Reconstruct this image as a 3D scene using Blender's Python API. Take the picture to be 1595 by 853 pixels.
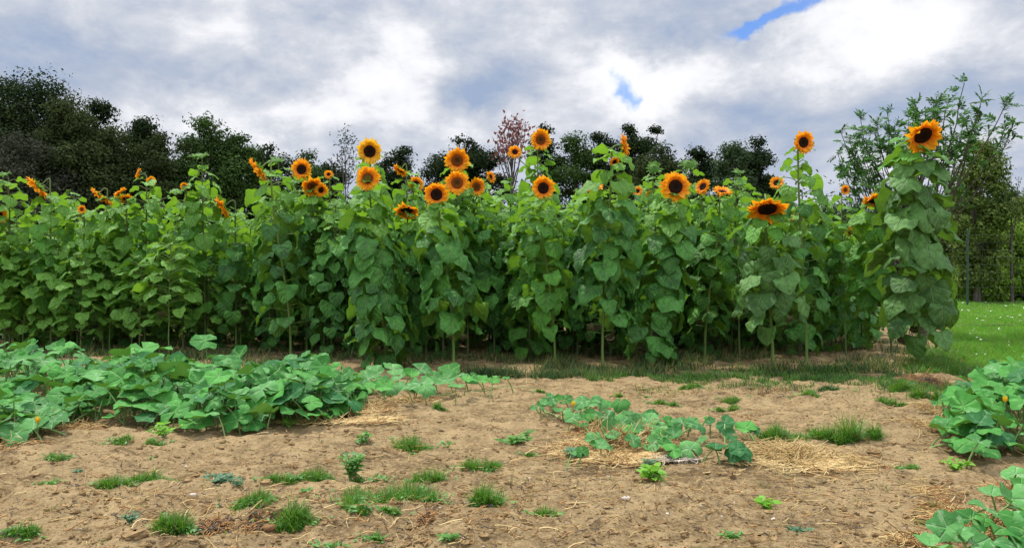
import bpy, math, random
import numpy as np
from mathutils import Vector

for o in list(bpy.data.objects): bpy.data.objects.remove(o, do_unlink=True)
S = bpy.context.scene
COL = S.collection
R = np.random.default_rng(7)
PI = math.pi
F, HZ, CX, CH = 1200.0, 422.0, 797.5, 1.4        # lens in photo pixels, horizon row, centre column, eye height

# ------------------------------------------------------------------ camera
cam = bpy.data.objects.new('camera', bpy.data.cameras.new('camera'))
COL.objects.link(cam)
cam.location = (0, 0, CH)
cam.rotation_euler = (math.radians(90 - 0.215), 0, 0)
cam.data.sensor_width = 36; cam.data.lens = 36 * F / 1595
cam.data.clip_start = 0.05; cam.data.clip_end = 3000
S.camera = cam
S.render.engine = 'CYCLES'
S.view_settings.view_transform = 'Standard'; S.view_settings.look = 'None'
S.view_settings.gamma = 1; S.view_settings.use_curve_mapping = False
S.view_settings.exposure = 0.34
S.cycles.max_bounces = 6; S.cycles.transparent_max_bounces = 4
S.cycles.transmission_bounces = 4; S.cycles.diffuse_bounces = 2; S.cycles.glossy_bounces = 2

# ------------------------------------------------------------------ sun
SUN_EL, SUN_AZ = 66.0, -38.0                       # high behind the flowers, to the left (azimuth from +Y towards +X)
sl = bpy.data.lights.new('sun', 'SUN'); sl.energy = 3.4; sl.angle = math.radians(4); sl.color = (1, .96, .88)
sun = bpy.data.objects.new('sun', sl); COL.objects.link(sun)
_e, _a = math.radians(SUN_EL), math.radians(SUN_AZ)
sd = Vector((math.sin(_a) * math.cos(_e), math.cos(_a) * math.cos(_e), math.sin(_e)))
sun.rotation_euler = (-sd).to_track_quat('-Z', 'Y').to_euler()

# ------------------------------------------------------------------ node helpers
class NT:
    def __init__(s, tree): s.t = tree; s.n = tree.nodes; s.l = tree.links
    def node(s, typ, **kw):
        n = s.n.new(typ)
        for k, v in kw.items(): setattr(n, k, v)
        return n
    def put(s, sock, v):
        if hasattr(v, 'is_linked') or isinstance(v, bpy.types.NodeSocket): s.l.new(v, sock)
        elif v is not None:
            if sock.type == 'RGBA' and hasattr(v, '__len__') and len(v) == 3: v = (*v, 1)
            sock.default_value = v
    def m(s, op, a, b=None, c=None, clamp=False):
        n = s.node('ShaderNodeMath', operation=op, use_clamp=clamp)
        s.put(n.inputs[0], a)
        if b is not None: s.put(n.inputs[1], b)
        if c is not None: s.put(n.inputs[2], c)
        return n.outputs[0]
    def step(s, v, lo, hi, a=0.0, b=1.0):
        n = s.node('ShaderNodeMapRange', interpolation_type='SMOOTHSTEP')
        s.put(n.inputs['Value'], v); s.put(n.inputs['From Min'], lo); s.put(n.inputs['From Max'], hi)
        s.put(n.inputs['To Min'], a); s.put(n.inputs['To Max'], b)
        return n.outputs[0]
    def mix(s, f, a, b, blend='MIX'):
        n = s.node('ShaderNodeMix', data_type='RGBA', blend_type=blend)
        s.put(n.inputs[0], f); s.put(n.inputs[6], a); s.put(n.inputs[7], b)
        return n.outputs[2]
    def noise(s, vec, scale, detail=4, rough=.55, dist=0.0, out=0):
        n = s.node('ShaderNodeTexNoise')
        if vec is not None: s.l.new(vec, n.inputs['Vector'])
        n.inputs['Scale'].default_value = scale; n.inputs['Detail'].default_value = detail
        n.inputs['Roughness'].default_value = rough; n.inputs['Distortion'].default_value = dist
        return n.outputs[out]
    def xyz(s, v):
        n = s.node('ShaderNodeSeparateXYZ'); s.l.new(v, n.inputs[0]); return n.outputs
    def comb(s, x, y, z=0.0):
        n = s.node('ShaderNodeCombineXYZ')
        for i, v in enumerate((x, y, z)): s.put(n.inputs[i], v)
        return n.outputs[0]

# ------------------------------------------------------------------ world: blue sky under a broken sheet of cloud
W = bpy.data.worlds.new('World'); S.world = W; W.use_nodes = True
w = NT(W.node_tree); w.n.clear()
sky = w.node('ShaderNodeTexSky', sky_type='NISHITA', sun_disc=False)
sky.sun_elevation = math.radians(SUN_EL); sky.sun_rotation = math.radians(SUN_AZ)
tc = w.node('ShaderNodeTexCoord').outputs['Generated']
dx, dy, dz = w.xyz(tc)
zz = w.m('MAXIMUM', dz, 0.0)
den = w.m('ADD', zz, .48)
pv = w.comb(w.m('DIVIDE', dx, den), w.m('DIVIDE', dy, den))
yy = w.m('MAXIMUM', dy, .05)
warp = w.noise(tc, 3.2, 6, .62)
warp2 = w.noise(tc, 7.5, 6, .6)
sx = w.m('ADD', w.m('DIVIDE', dx, yy), w.m('MULTIPLY', w.m('SUBTRACT', warp, .5), .30))
sz = w.m('ADD', w.m('DIVIDE', dz, yy), w.m('MULTIPLY', w.m('SUBTRACT', warp2, .5), .15))
def blob(px, py, rx, ry, tilt=0.0):
    """soft patch of the sky round one direction"""
    a = (px - CX) / F; b = (HZ - py) / F
    u = w.m('SUBTRACT', sx, a); v = w.m('SUBTRACT', sz, b)
    if tilt:
        c, s_ = math.cos(tilt), math.sin(tilt)
        u, v = (w.m('ADD', w.m('MULTIPLY', u, c), w.m('MULTIPLY', v, s_)),
                w.m('SUBTRACT', w.m('MULTIPLY', v, c), w.m('MULTIPLY', u, s_)))
    u = w.m('MULTIPLY', u, F / rx); v = w.m('MULTIPLY', v, F / ry)
    q = w.m('ADD', w.m('MULTIPLY', u, u), w.m('MULTIPLY', v, v))
    return w.m('POWER', 2.718, w.m('MULTIPLY', q, -1.0))
n1 = w.noise(pv, 2.1, 9, .55, .15)
n2 = w.noise(pv, 6.2, 10, .60, .2)
n3 = w.noise(w.comb(w.m('MULTIPLY', dx, 1.0), dy, w.m('MULTIPLY', dz, 1.9)), 11.0, 9, .62, .25)
dens = w.m('ADD', w.m('MULTIPLY', w.m('SUBTRACT', n1, .5), 1.5), w.m('MULTIPLY', w.m('SUBTRACT', n2, .5), 1.0))
dens = w.m('ADD', dens, w.m('MULTIPLY', w.m('SUBTRACT', n3, .5), .95))
dens = w.m('ADD', dens, .40)
for px, py, rx, ry, k, tl in [(600, 90, 75, 100, .40, 0), (560, 185, 120, 30, .25, .1), (1010, 120, 90, 45, .3, .3),
                          (900, 70, 120, 60, .15, 0), (1150, 120, 190, 45, .26, .25), (1420, 60, 130, 50, .30, .15), (1330, 30, 110, 30, .3, .3),
                          (1130, 235, 110, 30, .15, 0), (1000, 160, 40, 60, .25, 0), (400, 210, 150, 35, .14, 0), (330, 150, 90, 30, .10, 0),
                          (735, 118, 110, 38, -.36, 0), (960, 60, 160, 34, -.22, 0), (250, 90, 260, 50, -.22, 0), (110, 150, 120, 40, -.18, 0),
                          (1290, 235, 170, 60, -.30, 0), (1520, 150, 160, 55, -.24, 0), (30, 60, 140, 70, -.16, 0), (1090, 50, 70, 26, -.14, 0)]:
    dens = w.m('ADD', dens, w.m('MULTIPLY', blob(px, py, rx, ry, tl), k))
rp = w.node('ShaderNodeValToRGB'); w.l.new(dens, rp.inputs[0])
els = rp.color_ramp.elements
els[0].position = 0.0; els[0].color = (.34, .43, .60, 1)
els[1].position = 1.0; els[1].color = (1.02, 1.02, 1.05, 1)
for p_, c_ in ((.25, (.46, .52, .64)), (.5, (.64, .67, .74)), (.72, (.88, .89, .93))):
    e = els.new(p_); e.color = (*c_, 1)
cl = rp.outputs[0]
# low clouds take the blue of the distance
cl = w.mix(w.step(w.m('ADD', dz, w.m('MULTIPLY', warp, .06)), .03, .20, .40, 0), cl, (.40, .50, .72))
up = w.step(w.m('SUBTRACT', dz, w.m('MULTIPLY', dy, .25)), .12, .75, 1.0, 2.5)
cl = w.mix(1.0, cl, w.comb(up, up, up), 'MULTIPLY')
gain = 1 / 0.1 / 1.20
cl = w.mix(1.0, cl, (gain, gain, gain), 'MULTIPLY')
hole = w.m('ADD', blob(1255, 4, 130, 18, .35), w.m('ADD', blob(985, 142, 22, 30), w.m('MULTIPLY', blob(1165, 42, 60, 14, .4), .9)))
hole = w.m('ADD', hole, w.m('MULTIPLY', w.m('SUBTRACT', n2, .5), .8))
hole = w.m('MULTIPLY', .85, w.step(w.m('ADD', hole, w.m('MULTIPLY', w.m('SUBTRACT', w.noise(tc, 22, 5, .65), .5), .6)), .30, 1.15))
blue = w.mix(1.0, sky.outputs[0], (.48, .82, 1.36), 'MULTIPLY')
bg = w.node('ShaderNodeBackground'); bg.inputs['Strength'].default_value = .1
w.l.new(w.mix(hole, cl, blue), bg.inputs['Color'])
w.l.new(bg.outputs[0], w.node('ShaderNodeOutputWorld').inputs[0])

# ------------------------------------------------------------------ materials
def new_mat(name):
    m = bpy.data.materials.new(name); m.use_nodes = True
    t = NT(m.node_tree); t.n.clear()
    out = t.node('ShaderNodeOutputMaterial')
    return m, t, out
def principled(t, col, rough=.6, spec=.3, normal=None):
    b = t.node('ShaderNodeBsdfPrincipled')
    t.put(b.inputs['Base Color'], col); t.put(b.inputs['Roughness'], rough); b.inputs['Specular IOR Level'].default_value = spec
    if normal is not None: t.l.new(normal, b.inputs['Normal'])
    return b.outputs[0]
def bump(t, h, strength=.5, dist=.01, normal=None):
    n = t.node('ShaderNodeBump'); n.inputs['Strength'].default_value = strength; n.inputs['Distance'].default_value = dist
    t.l.new(h, n.inputs['Height'])
    return n.outputs[0]
def attr(t, name='luv'):
    return t.node('ShaderNodeAttribute', attribute_name=name).outputs['Vector']
def frac(t, v): return t.m('FRACT', v)

def sunflower_leaf_mat(name, ca, cb, back, trans=.42, tcol=(.16, .34, .02), vein=(.22, .34, .12)):
    m, t, out = new_mat(name)
    u, v, r = t.xyz(attr(t))
    au = t.m('ABSOLUTE', u)
    mid = t.step(au, .02, .07, 1, 0)
    q = frac(t, t.m('MULTIPLY', t.m('SUBTRACT', v, t.m('ADD', t.m('MULTIPLY', au, .42), t.m('MULTIPLY', t.m('SUBTRACT', t.noise(t.node('ShaderNodeTexCoord').outputs['Object'], 6, 2), .5), .22))), 3.6))
    q = t.m('ABSOLUTE', t.m('SUBTRACT', q, .5))
    side = t.step(q, .40, .5)
    vm = t.m('MAXIMUM', mid, t.m('MULTIPLY', side, .7))
    geo = t.node('ShaderNodeNewGeometry')
    pos = t.node('ShaderNodeTexCoord').outputs['Object']
    ns = t.noise(pos, 9, 3)
    base = t.mix(t.m('ADD', t.m('MULTIPLY', r, .8), t.m('MULTIPLY', t.step(ns, .3, .7), .5), clamp=True), tuple(c * .8 for c in ca), tuple(c * 1.12 for c in cb))
    blot = t.m('MULTIPLY', t.step(t.noise(pos, 13, 5, .7), .62, .72), t.step(r, .55, .8))
    base = t.mix(t.m('MULTIPLY', blot, .6), base, (.20, .20, .05))
    front = t.mix(t.m('MULTIPLY', vm, .6), base, vein)
    col = t.mix(geo.outputs['Backfacing'], front, t.mix(t.m('MULTIPLY', vm, .5), back, vein))
    puff = t.m('SUBTRACT', 1.0, t.m('POWER', t.m('MULTIPLY', q, 2.0), 2.0))
    hgt = t.m('ADD', t.m('ADD', t.m('MULTIPLY', mid, -1.2), t.m('MULTIPLY', puff, .55)), t.m('MULTIPLY', t.noise(pos, 24, 4, .6), 1.5))
    nrm = bump(t, hgt, .9, .02)
    p = principled(t, col, .5, .34, nrm)
    tr = t.node('ShaderNodeBsdfTranslucent')
    t.put(tr.inputs[0], t.mix(t.m('MULTIPLY', vm, .5), t.mix(r, tcol, tuple(c * .75 for c in tcol)), vein))
    mx = t.node('ShaderNodeMixShader'); mx.inputs[0].default_value = trans
    t.l.new(p, mx.inputs[1]); t.l.new(tr.outputs[0], mx.inputs[2]); t.l.new(mx.outputs[0], out.inputs[0])
    return m
def simple_leaf_mat(name, ca, cb, trans=.35, rough=.55, spec=.3, tcol=None, grad=None):
    """thin foliage: colour varies from leaf to leaf (attribute z) and, if asked, along the blade (attribute y)"""
    m, t, out = new_mat(name)
    u, v, r = t.xyz(attr(t))
    col = t.mix(r, ca, cb)
    if grad: col = t.mix(t.step(v, .0, .6, 1, 0), col, grad)
    p = principled(t, col, rough, spec)
    tr = t.node('ShaderNodeBsdfTranslucent')
    t.put(tr.inputs[0], tcol if tcol else col)
    mx = t.node('ShaderNodeMixShader'); mx.inputs[0].default_value = trans
    t.l.new(p, mx.inputs[1]); t.l.new(tr.outputs[0], mx.inputs[2]); t.l.new(mx.outputs[0], out.inputs[0])
    return m
def pumpkin_leaf_mat(name, ca, cb, mott, back, trans=.2, tcol=(.12, .30, .03)):
    m, t, out = new_mat(name)
    u, v, r = t.xyz(attr(t))                                  # u: distance from the nearest vein, v: radius
    pos = t.node('ShaderNodeTexCoord').outputs['Object']
    geo = t.node('ShaderNodeNewGeometry')
    vm = t.step(u, .012, .07, 1, 0)
    nz = t.noise(pos, 26, 4, .6)
    spots = t.m('MULTIPLY', t.step(u, .05, .26, 1, 0), t.step(nz, .50, .62))
    base = t.mix(r, ca, cb)
    base = t.mix(t.m('MULTIPLY', t.noise(pos, 7, 3), .4), base, tuple(c * .55 for c in ca))
    base = t.mix(t.m('MULTIPLY', spots, .5), base, mott)
    front = t.mix(t.m('MULTIPLY', vm, .38), base, mott)
    col = t.mix(geo.outputs['Backfacing'], front, back)
    nrm = bump(t, t.m('ADD', t.m('MULTIPLY', vm, -1.2), t.m('MULTIPLY', t.noise(pos, 38, 3), 1.0)), .6, .008)
    p = principled(t, col, .62, .13, nrm)
    tr = t.node('ShaderNodeBsdfTranslucent'); t.put(tr.inputs[0], tcol)
    mx = t.node('ShaderNodeMixShader'); mx.inputs[0].default_value = trans
    t.l.new(p, mx.inputs[1]); t.l.new(tr.outputs[0], mx.inputs[2]); t.l.new(mx.outputs[0], out.inputs[0])
    return m
def solid_mat(name, ca, cb, scale=6, rough=.8, spec=.2, bmp=.4, bscale=30, stretch=None):
    m, t, out = new_mat(name)
    pos = t.node('ShaderNodeTexCoord').outputs['Object']
    if stretch:
        mp = t.node('ShaderNodeMapping'); mp.inputs['Scale'].default_value = stretch
        t.l.new(pos, mp.inputs[0]); pos = mp.outputs[0]
    col = t.mix(t.step(t.noise(pos, scale, 5), .3, .7), ca, cb)
    nrm = bump(t, t.noise(pos, bscale, 4), bmp, .01)
    t.l.new(principled(t, col, rough, spec, nrm), out.inputs[0])
    return m

M = {}
M['leaf_deep'] = sunflower_leaf_mat('sunflower_leaf_deep', (.018, .088, .017), (.090, .285, .042), (.14, .31, .04), trans=.27)
M['leaf_mid'] = sunflower_leaf_mat('sunflower_leaf_mid', (.026, .115, .013), (.105, .32, .030), (.16, .34, .04), trans=.34, tcol=(.20, .42, .02))
M['leaf_dull'] = sunflower_leaf_mat('sunflower_leaf_dull', (.034, .105, .024), (.115, .26, .055), (.15, .27, .06), trans=.28)
M['leaf_young'] = sunflower_leaf_mat('sunflower_leaf_young', (.09, .25, .028), (.19, .41, .06), (.15, .32, .06), tcol=(.24, .48, .02), vein=(.2, .36, .10))
M['leaf_dry'] = sunflower_leaf_mat('sunflower_leaf_withered', (.035, .035, .015), (.09, .10, .03), (.10, .08, .035), trans=.2, tcol=(.12, .09, .03), vein=(.16, .13, .06))
M['stem'] = solid_mat('sunflower_stem', (.10, .18, .035), (.18, .25, .06), 8, .6, .3, .4, 60, (1, 1, .15))
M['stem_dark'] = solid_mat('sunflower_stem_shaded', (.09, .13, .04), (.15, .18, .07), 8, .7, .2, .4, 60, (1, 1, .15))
M['petal'] = simple_leaf_mat('sunflower_petal', (.93, .36, .008), (.96, .48, .012), .38, .5, .25, (.98, .42, .01), (.80, .17, .004))
M['petal_yellow'] = simple_leaf_mat('sunflower_petal_yellow', (.92, .50, .02), (.95, .60, .03), .38, .5, .25, (.98, .55, .02), (.85, .34, .01))
M['bract'] = simple_leaf_mat('sunflower_bract', (.09, .20, .03), (.14, .27, .05), .3, .6, .2, (.2, .4, .03))
def disc_mat(name, c_in, c_out):
    m, t, out = new_mat(name)
    u, v, r = t.xyz(attr(t))
    pos = t.node('ShaderNodeTexCoord').outputs['Object']
    vor = t.node('ShaderNodeTexVoronoi'); vor.inputs['Scale'].default_value = 95; t.l.new(pos, vor.inputs['Vector'])
    col = t.mix(t.step(v, .25, .75), c_in, c_out)
    col = t.mix(t.step(vor.outputs['Distance'], .1, .7, .5, 0), col, tuple(c * 2.2 for c in c_out))
    t.l.new(principled(t, col, .85, .1, bump(t, vor.outputs['Distance'], .9, .012)), out.inputs[0])
    return m
M['disc_dark'] = disc_mat('sunflower_disc_dark', (.010, .006, .004), (.022, .009, .004))
M['disc_brown'] = disc_mat('sunflower_disc_brown', (.05, .022, .006), (.17, .05, .008))
M['disc_green'] = disc_mat('sunflower_disc_green', (.10, .12, .02), (.12, .045, .008))
M['pumpkin'] = pumpkin_leaf_mat('pumpkin_leaf', (.022, .13, .020), (.105, .38, .065), (.22, .42, .13), (.12, .26, .06))
M['pumpkin_pale'] = pumpkin_leaf_mat('pumpkin_leaf_pale', (.05, .19, .045), (.14, .37, .10), (.33, .50, .26), (.15, .30, .08))
M['pumpkin_dark'] = pumpkin_leaf_mat('pumpkin_leaf_dark', (.025, .13, .035), (.05, .19, .055), (.18, .34, .16), (.08, .20, .06))
M['petiole'] = solid_mat('pumpkin_petiole', (.16, .28, .07), (.24, .36, .12), 9, .6, .3, .3, 50)
M['squash_flower'] = simple_leaf_mat('squash_flower', (.85, .50, .02), (.9, .6, .04), .35)
M['grass'] = simple_leaf_mat('grass_blade', (.04, .14, .015), (.11, .27, .03), .35, .5, .35, (.14, .32, .02))
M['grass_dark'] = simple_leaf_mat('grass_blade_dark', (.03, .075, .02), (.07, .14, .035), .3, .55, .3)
M['grass_lawn'] = simple_leaf_mat('grass_blade_lawn', (.06, .19, .012), (.15, .33, .03), .38, .5, .3, (.18, .42, .02))
M['grass_dry'] = simple_leaf_mat('grass_blade_dry', (.16, .17, .04), (.34, .28, .10), .3, .6, .2)
M['weed'] = simple_leaf_mat('weed_leaf', (.06, .19, .03), (.13, .30, .05), .32, .5, .35, (.16, .36, .03))
M['weed_grey'] = simple_leaf_mat('weed_leaf_grey', (.06, .15, .07), (.13, .24, .12), .3, .5, .3)
M['weed_bright'] = simple_leaf_mat('weed_leaf_bright', (.14, .34, .02), (.20, .44, .04), .4, .5, .35, (.3, .6, .04))
M['straw'] = simple_leaf_mat('straw', (.46, .31, .11), (.70, .53, .25), .12, .6, .25)
M['straw_brown'] = simple_leaf_mat('straw_brown', (.24, .12, .045), (.46, .25, .09), .12, .7, .2)
M['bark'] = solid_mat('bark', (.06, .05, .04), (.13, .11, .09), 12, .9, .1, .8, 30, (1, 1, .2))
M['post'] = solid_mat('green_painted_steel', (.02, .05, .03), (.035, .07, .045), 10, .5, .4, .1)
M['wire'] = solid_mat('fence_wire', (.10, .12, .10), (.16, .18, .16), 10, .5, .4, .1)
M['flower_white'] = simple_leaf_mat('white_wild_flower', (.62, .62, .50), (.8, .8, .74), .2)
M['dead_leaf'] = simple_leaf_mat('dead_red_leaf', (.15, .05, .045), (.28, .11, .10), .25)
for nm, ca, cb in (('tree_black', (.012, .024, .009), (.030, .050, .016)), ('tree_olive', (.030, .045, .014), (.062, .085, .028)),
                   ('tree_green', (.030, .062, .014), (.065, .115, .028)), ('tree_grey', (.030, .036, .022), (.07, .075, .048)),
                   ('bush_light', (.12, .22, .02), (.25, .38, .06)), ('bush_olive', (.07, .11, .02), (.16, .21, .05)),
                   ('tree_young', (.035, .105, .018), (.09, .21, .04)), ('tree_pine', (.035, .065, .025), (.07, .11, .045))):
    M[nm] = simple_leaf_mat(nm + '_leaf', ca, cb, .22, .85, .05)

def soil_mat():
    m, t, out = new_mat('soil')
    pos = t.node('ShaderNodeTexCoord').outputs['Object']
    big = t.noise(pos, .55, 5, .6)
    med = t.noise(pos, 4.5, 6, .65, .4)
    fine = t.noise(pos, 34, 6, .7)
    mp = t.node('ShaderNodeMapping'); mp.inputs['Scale'].default_value = (6, 26, 10); t.l.new(pos, mp.inputs[0])
    fib = t.noise(mp.outputs[0], 3.2, 5, .7, 1.2)
    col = t.mix(t.step(med, .36, .66), (.13, .088, .042), (.30, .212, .106))
    col = t.mix(t.step(big, .35, .7, 0, .5), col, (.36, .256, .130))
    col = t.mix(t.step(fine, .42, .70, 0, .55), col, (.46, .335, .18))
    col = t.mix(t.step(fine, .30, .42, .55, 0), col, (.12, .066, .034))
    col = t.mix(t.step(fib, .60, .72, 0, .5), col, (.55, .43, .25))
    mp2 = t.node('ShaderNodeMapping'); mp2.inputs['Scale'].default_value = (1, 2.2, 1); t.l.new(pos, mp2.inputs[0])
    dark = t.step(t.noise(mp2.outputs[0], 2.3, 7, .72, .6), .56, .66)
    col = t.mix(t.m('MULTIPLY', dark, .55), col, (.115, .072, .036))
    h = t.m('ADD', t.m('ADD', t.m('MULTIPLY', med, 1.0), t.m('MULTIPLY', dark, -.35)), t.m('MULTIPLY', fine, .6))
    n = t.node('ShaderNodeBump'); n.inputs['Strength'].default_value = .85; n.inputs['Distance'].default_value = .05
    t.l.new(h, n.inputs['Height'])
    t.l.new(principled(t, col, .95, .05, n.outputs[0]), out.inputs[0])
    return m
M['soil'] = soil_mat()
M['clod'] = solid_mat('soil_clod', (.15, .095, .043), (.34, .23, .11), 20, .95, .05, .8, 60)
M['stone'] = solid_mat('pale_stone', (.40, .33, .25), (.60, .53, .44), 12, .85, .15, .5, 40)
M['turf'] = solid_mat('lawn_turf', (.05, .12, .018), (.13, .22, .03), 1.2, .9, .05, .8, 20)
M['thatch'] = solid_mat('rough_ground', (.05, .075, .02), (.10, .13, .04), .6, .9, .05, .6, 3)

# ------------------------------------------------------------------ mesh builder
class MB:
    def __init__(s): s.v = []; s.a = []; s.f = []; s.fm = []; s.n = 0
    def grid(s, V, A=None, mat=0, wrap=False):
        """V (L,a,b,3): L sheets of a x b vertices; wrap closes b"""
        L, a, b = V.shape[:3]
        if A is None: A = np.zeros_like(V)
        idx = np.arange(L * a * b).reshape(L, a, b) + s.n
        if wrap: idx = np.concatenate([idx, idx[:, :, :1]], 2)
        q = np.stack([idx[:, :-1, :-1], idx[:, :-1, 1:], idx[:, 1:, 1:], idx[:, 1:, :-1]], -1).reshape(-1, 4)
        s.v.append(V.reshape(-1, 3)); s.a.append(A.reshape(-1, 3)); s.f.append(q)
        s.fm.append(np.full(len(q), mat)); s.n += L * a * b
        return s
    def quads(s, V, q, A=None, mat=0):
        s.v.append(V.reshape(-1, 3)); s.a.append(np.zeros((len(V.reshape(-1, 3)), 3)) if A is None else A.reshape(-1, 3))
        s.f.append(q + s.n); s.fm.append(np.full(len(q), mat)); s.n += len(V.reshape(-1, 3)); return s
    def build(s, name, mats, parent=None, origin=(0, 0, 0), smooth=True):
        if not s.v: return None
        V = np.concatenate(s.v) - np.array(origin); A = np.concatenate(s.a); Q = np.concatenate(s.f); FM = np.concatenate(s.fm)
        me = bpy.data.meshes.new(name)
        me.vertices.add(len(V)); me.vertices.foreach_set('co', V.astype(np.float32).ravel())
        me.loops.add(len(Q) * 4); me.loops.foreach_set('vertex_index', Q.astype(np.int32).ravel())
        me.polygons.add(len(Q)); me.polygons.foreach_set('loop_start', np.arange(0, len(Q) * 4, 4, dtype=np.int32))
        me.polygons.foreach_set('loop_total', np.full(len(Q), 4, np.int32))
        me.polygons.foreach_set('material_index', FM.astype(np.int32))
        me.polygons.foreach_set('use_smooth', np.full(len(Q), smooth))
        at = me.attributes.new('luv', 'FLOAT_VECTOR', 'POINT'); at.data.foreach_set('vector', A.astype(np.float32).ravel())
        me.update()
        for m in (mats if isinstance(mats, (list, tuple)) else [mats]): me.materials.append(M[m] if isinstance(m, str) else m)
        o = bpy.data.objects.new(name, me); COL.objects.link(o)
        if parent is not None: o.parent = parent
        else: o.location = origin
        return o
def tag(o, label=None, cat=None, group=None, kind=None):
    if label: o['label'] = label
    if cat: o['category'] = cat
    if group: o['group'] = group
    if kind: o['kind'] = kind
    return o
def empty(name, loc, label, cat, group=None):
    o = bpy.data.objects.new(name, None); COL.objects.link(o); o.location = loc
    o.empty_display_size = .1
    return tag(o, label, cat, group)
def copy_tree(o, parent=None):
    c = o.copy(); COL.objects.link(c); c.parent = parent
    for ch in list(o.children): copy_tree(ch, c)
    return c
def nrm(v): return v / np.maximum(np.linalg.norm(v, axis=-1, keepdims=True), 1e-9)
def tubes(mb, P, Rr, sides=5, mat=0, rnd=None):
    """P (L,k,3) centre lines, Rr (L,k) radii"""
    P = np.asarray(P, float); Rr = np.asarray(Rr, float)
    T = nrm(np.gradient(P, axis=1))
    ov = nrm(P[:, -1] - P[:, 0])
    ref = np.where(np.abs(ov[:, 2:3]) > .8, np.array([[0, 1., 0]]), np.array([[0, 0, 1.]]))[:, None, :]
    s1 = nrm(np.cross(T, ref)); s2 = np.cross(s1, T)
    an = np.arange(sides) / sides * 2 * PI
    V = P[:, :, None] + Rr[:, :, None, None] * (np.cos(an)[None, None, :, None] * s1[:, :, None] + np.sin(an)[None, None, :, None] * s2[:, :, None])
    A = np.zeros(V.shape)
    if rnd is not None: A[..., 2] = np.asarray(rnd)[:, None, None]
    mb.grid(V, A, mat, wrap=True)
def hmix(a, b, t): return a + (b - a) * t

# ------------------------------------------------------------------ value noise for the ground
def _hash(ix, iy, seed):
    h = (ix.astype(np.int64) * 374761393 + iy.astype(np.int64) * 668265263 + seed * 1442695041) & 0xffffffff
    h = ((h ^ (h >> 13)) * 1274126177) & 0xffffffff
    return ((h ^ (h >> 16)) & 0xffff) / 65535.0
def vnoise(x, y, seed=0):
    ix, iy = np.floor(x), np.floor(y); fx, fy = x - ix, y - iy
    fx = fx * fx * (3 - 2 * fx); fy = fy * fy * (3 - 2 * fy)
    a = _hash(ix, iy, seed); b = _hash(ix + 1, iy, seed); c = _hash(ix, iy + 1, seed); d = _hash(ix + 1, iy + 1, seed)
    return (a * (1 - fx) + b * fx) * (1 - fy) + (c * (1 - fx) + d * fx) * fy
MOUNDS = []
def gpt(px, py, z=0.0):
    """point of height z that the photograph shows at (px, py) below the horizon"""
    Y = (CH - z) * F / (py - HZ)
    return np.array([(px - CX) / F * Y, Y, z])
for px, py, rx, ry, hh in ((420, 800, .35, .18, .07), (200, 835, .3, .12, .04), (155, 672, .5, .2, .06), (300, 755, .3, .12, .05), (1000, 770, .5, .15, .03),
                           (650, 790, .5, .2, .04), (1100, 620, .8, .2, .03), (330, 850, .4, .1, .04), (1240, 800, .5, .2, .03), (1330, 700, .6, .2, .03),
                           (930, 600, .8, .15, .04), (600, 605, .8, .2, .04), (1300, 560, .5, .2, .05), (1450, 590, .4, .2, .07), (560, 720, .4, .15, .04)):
    g = gpt(px, py); MOUNDS.append((g[0], g[1], rx, ry, hh))
def height(x, y):
    x = np.asarray(x, float); y = np.asarray(y, float)
    d = np.hypot(x, y)
    h = (vnoise(x * .5, y * .5, 1) - .5) * .07 + (vnoise(x * 1.7, y * 2.2, 2) - .5) * .055
    near = np.clip((22 - y) / 6, 0, 1)
    rg = 1 - np.abs(2 * vnoise(x * 4.0 + 9 * vnoise(x, y, 9), y * 6.5, 3) - 1)
    h = h + near * ((vnoise(x * 5, y * 7.5, 4) - .5) * .042 + (rg - .5) * .026 + (vnoise(x * 13, y * 17, 5) - .5) * .024 + (vnoise(x * 27, y * 31, 6) - .5) * .013)
    for mx_, my_, rx, ry, hh in MOUNDS: h = h + hh * np.exp(-((x - mx_) / rx) ** 2 - ((y - my_) / ry) ** 2)
    return h * np.clip((90 - d) / 40, 0, 1) - .012

# ------------------------------------------------------------------ ground
def axis(a, b, step, far, g):
    c = list(np.arange(a, b, step)); x = c[-1]; s_ = step
    while x < far: s_ *= g; x += s_; c.append(x)
    x = c[0]; s_ = step; lo = []
    return c
ys = [-300, -120, -50, -20, -8, -3, 0, 1.5, 2.4] + list(np.arange(3.0, 9, .022)) + list(np.arange(9, 15, .04))
s_ = .05; y_ = 15.0
while y_ < 1500: ys.append(y_); y_ += s_; s_ *= 1.06
xp = list(np.arange(0, 6.2, .024)); s_ = .03; x_ = xp[-1]
while x_ < 900: s_ *= 1.045; x_ += s_; xp.append(x_)
xs = np.array([-v for v in xp[:0:-1]] + xp); ys = np.array(ys)
GX, GY = np.meshgrid(xs, ys)
g = np.stack([GX, GY, height(GX, GY)], -1)[None]
mb = MB(); mb.grid(g)
tag(mb.build('ground', 'soil'), 'bare brown garden soil with small clods and ridges', 'ground', kind='structure')

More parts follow.
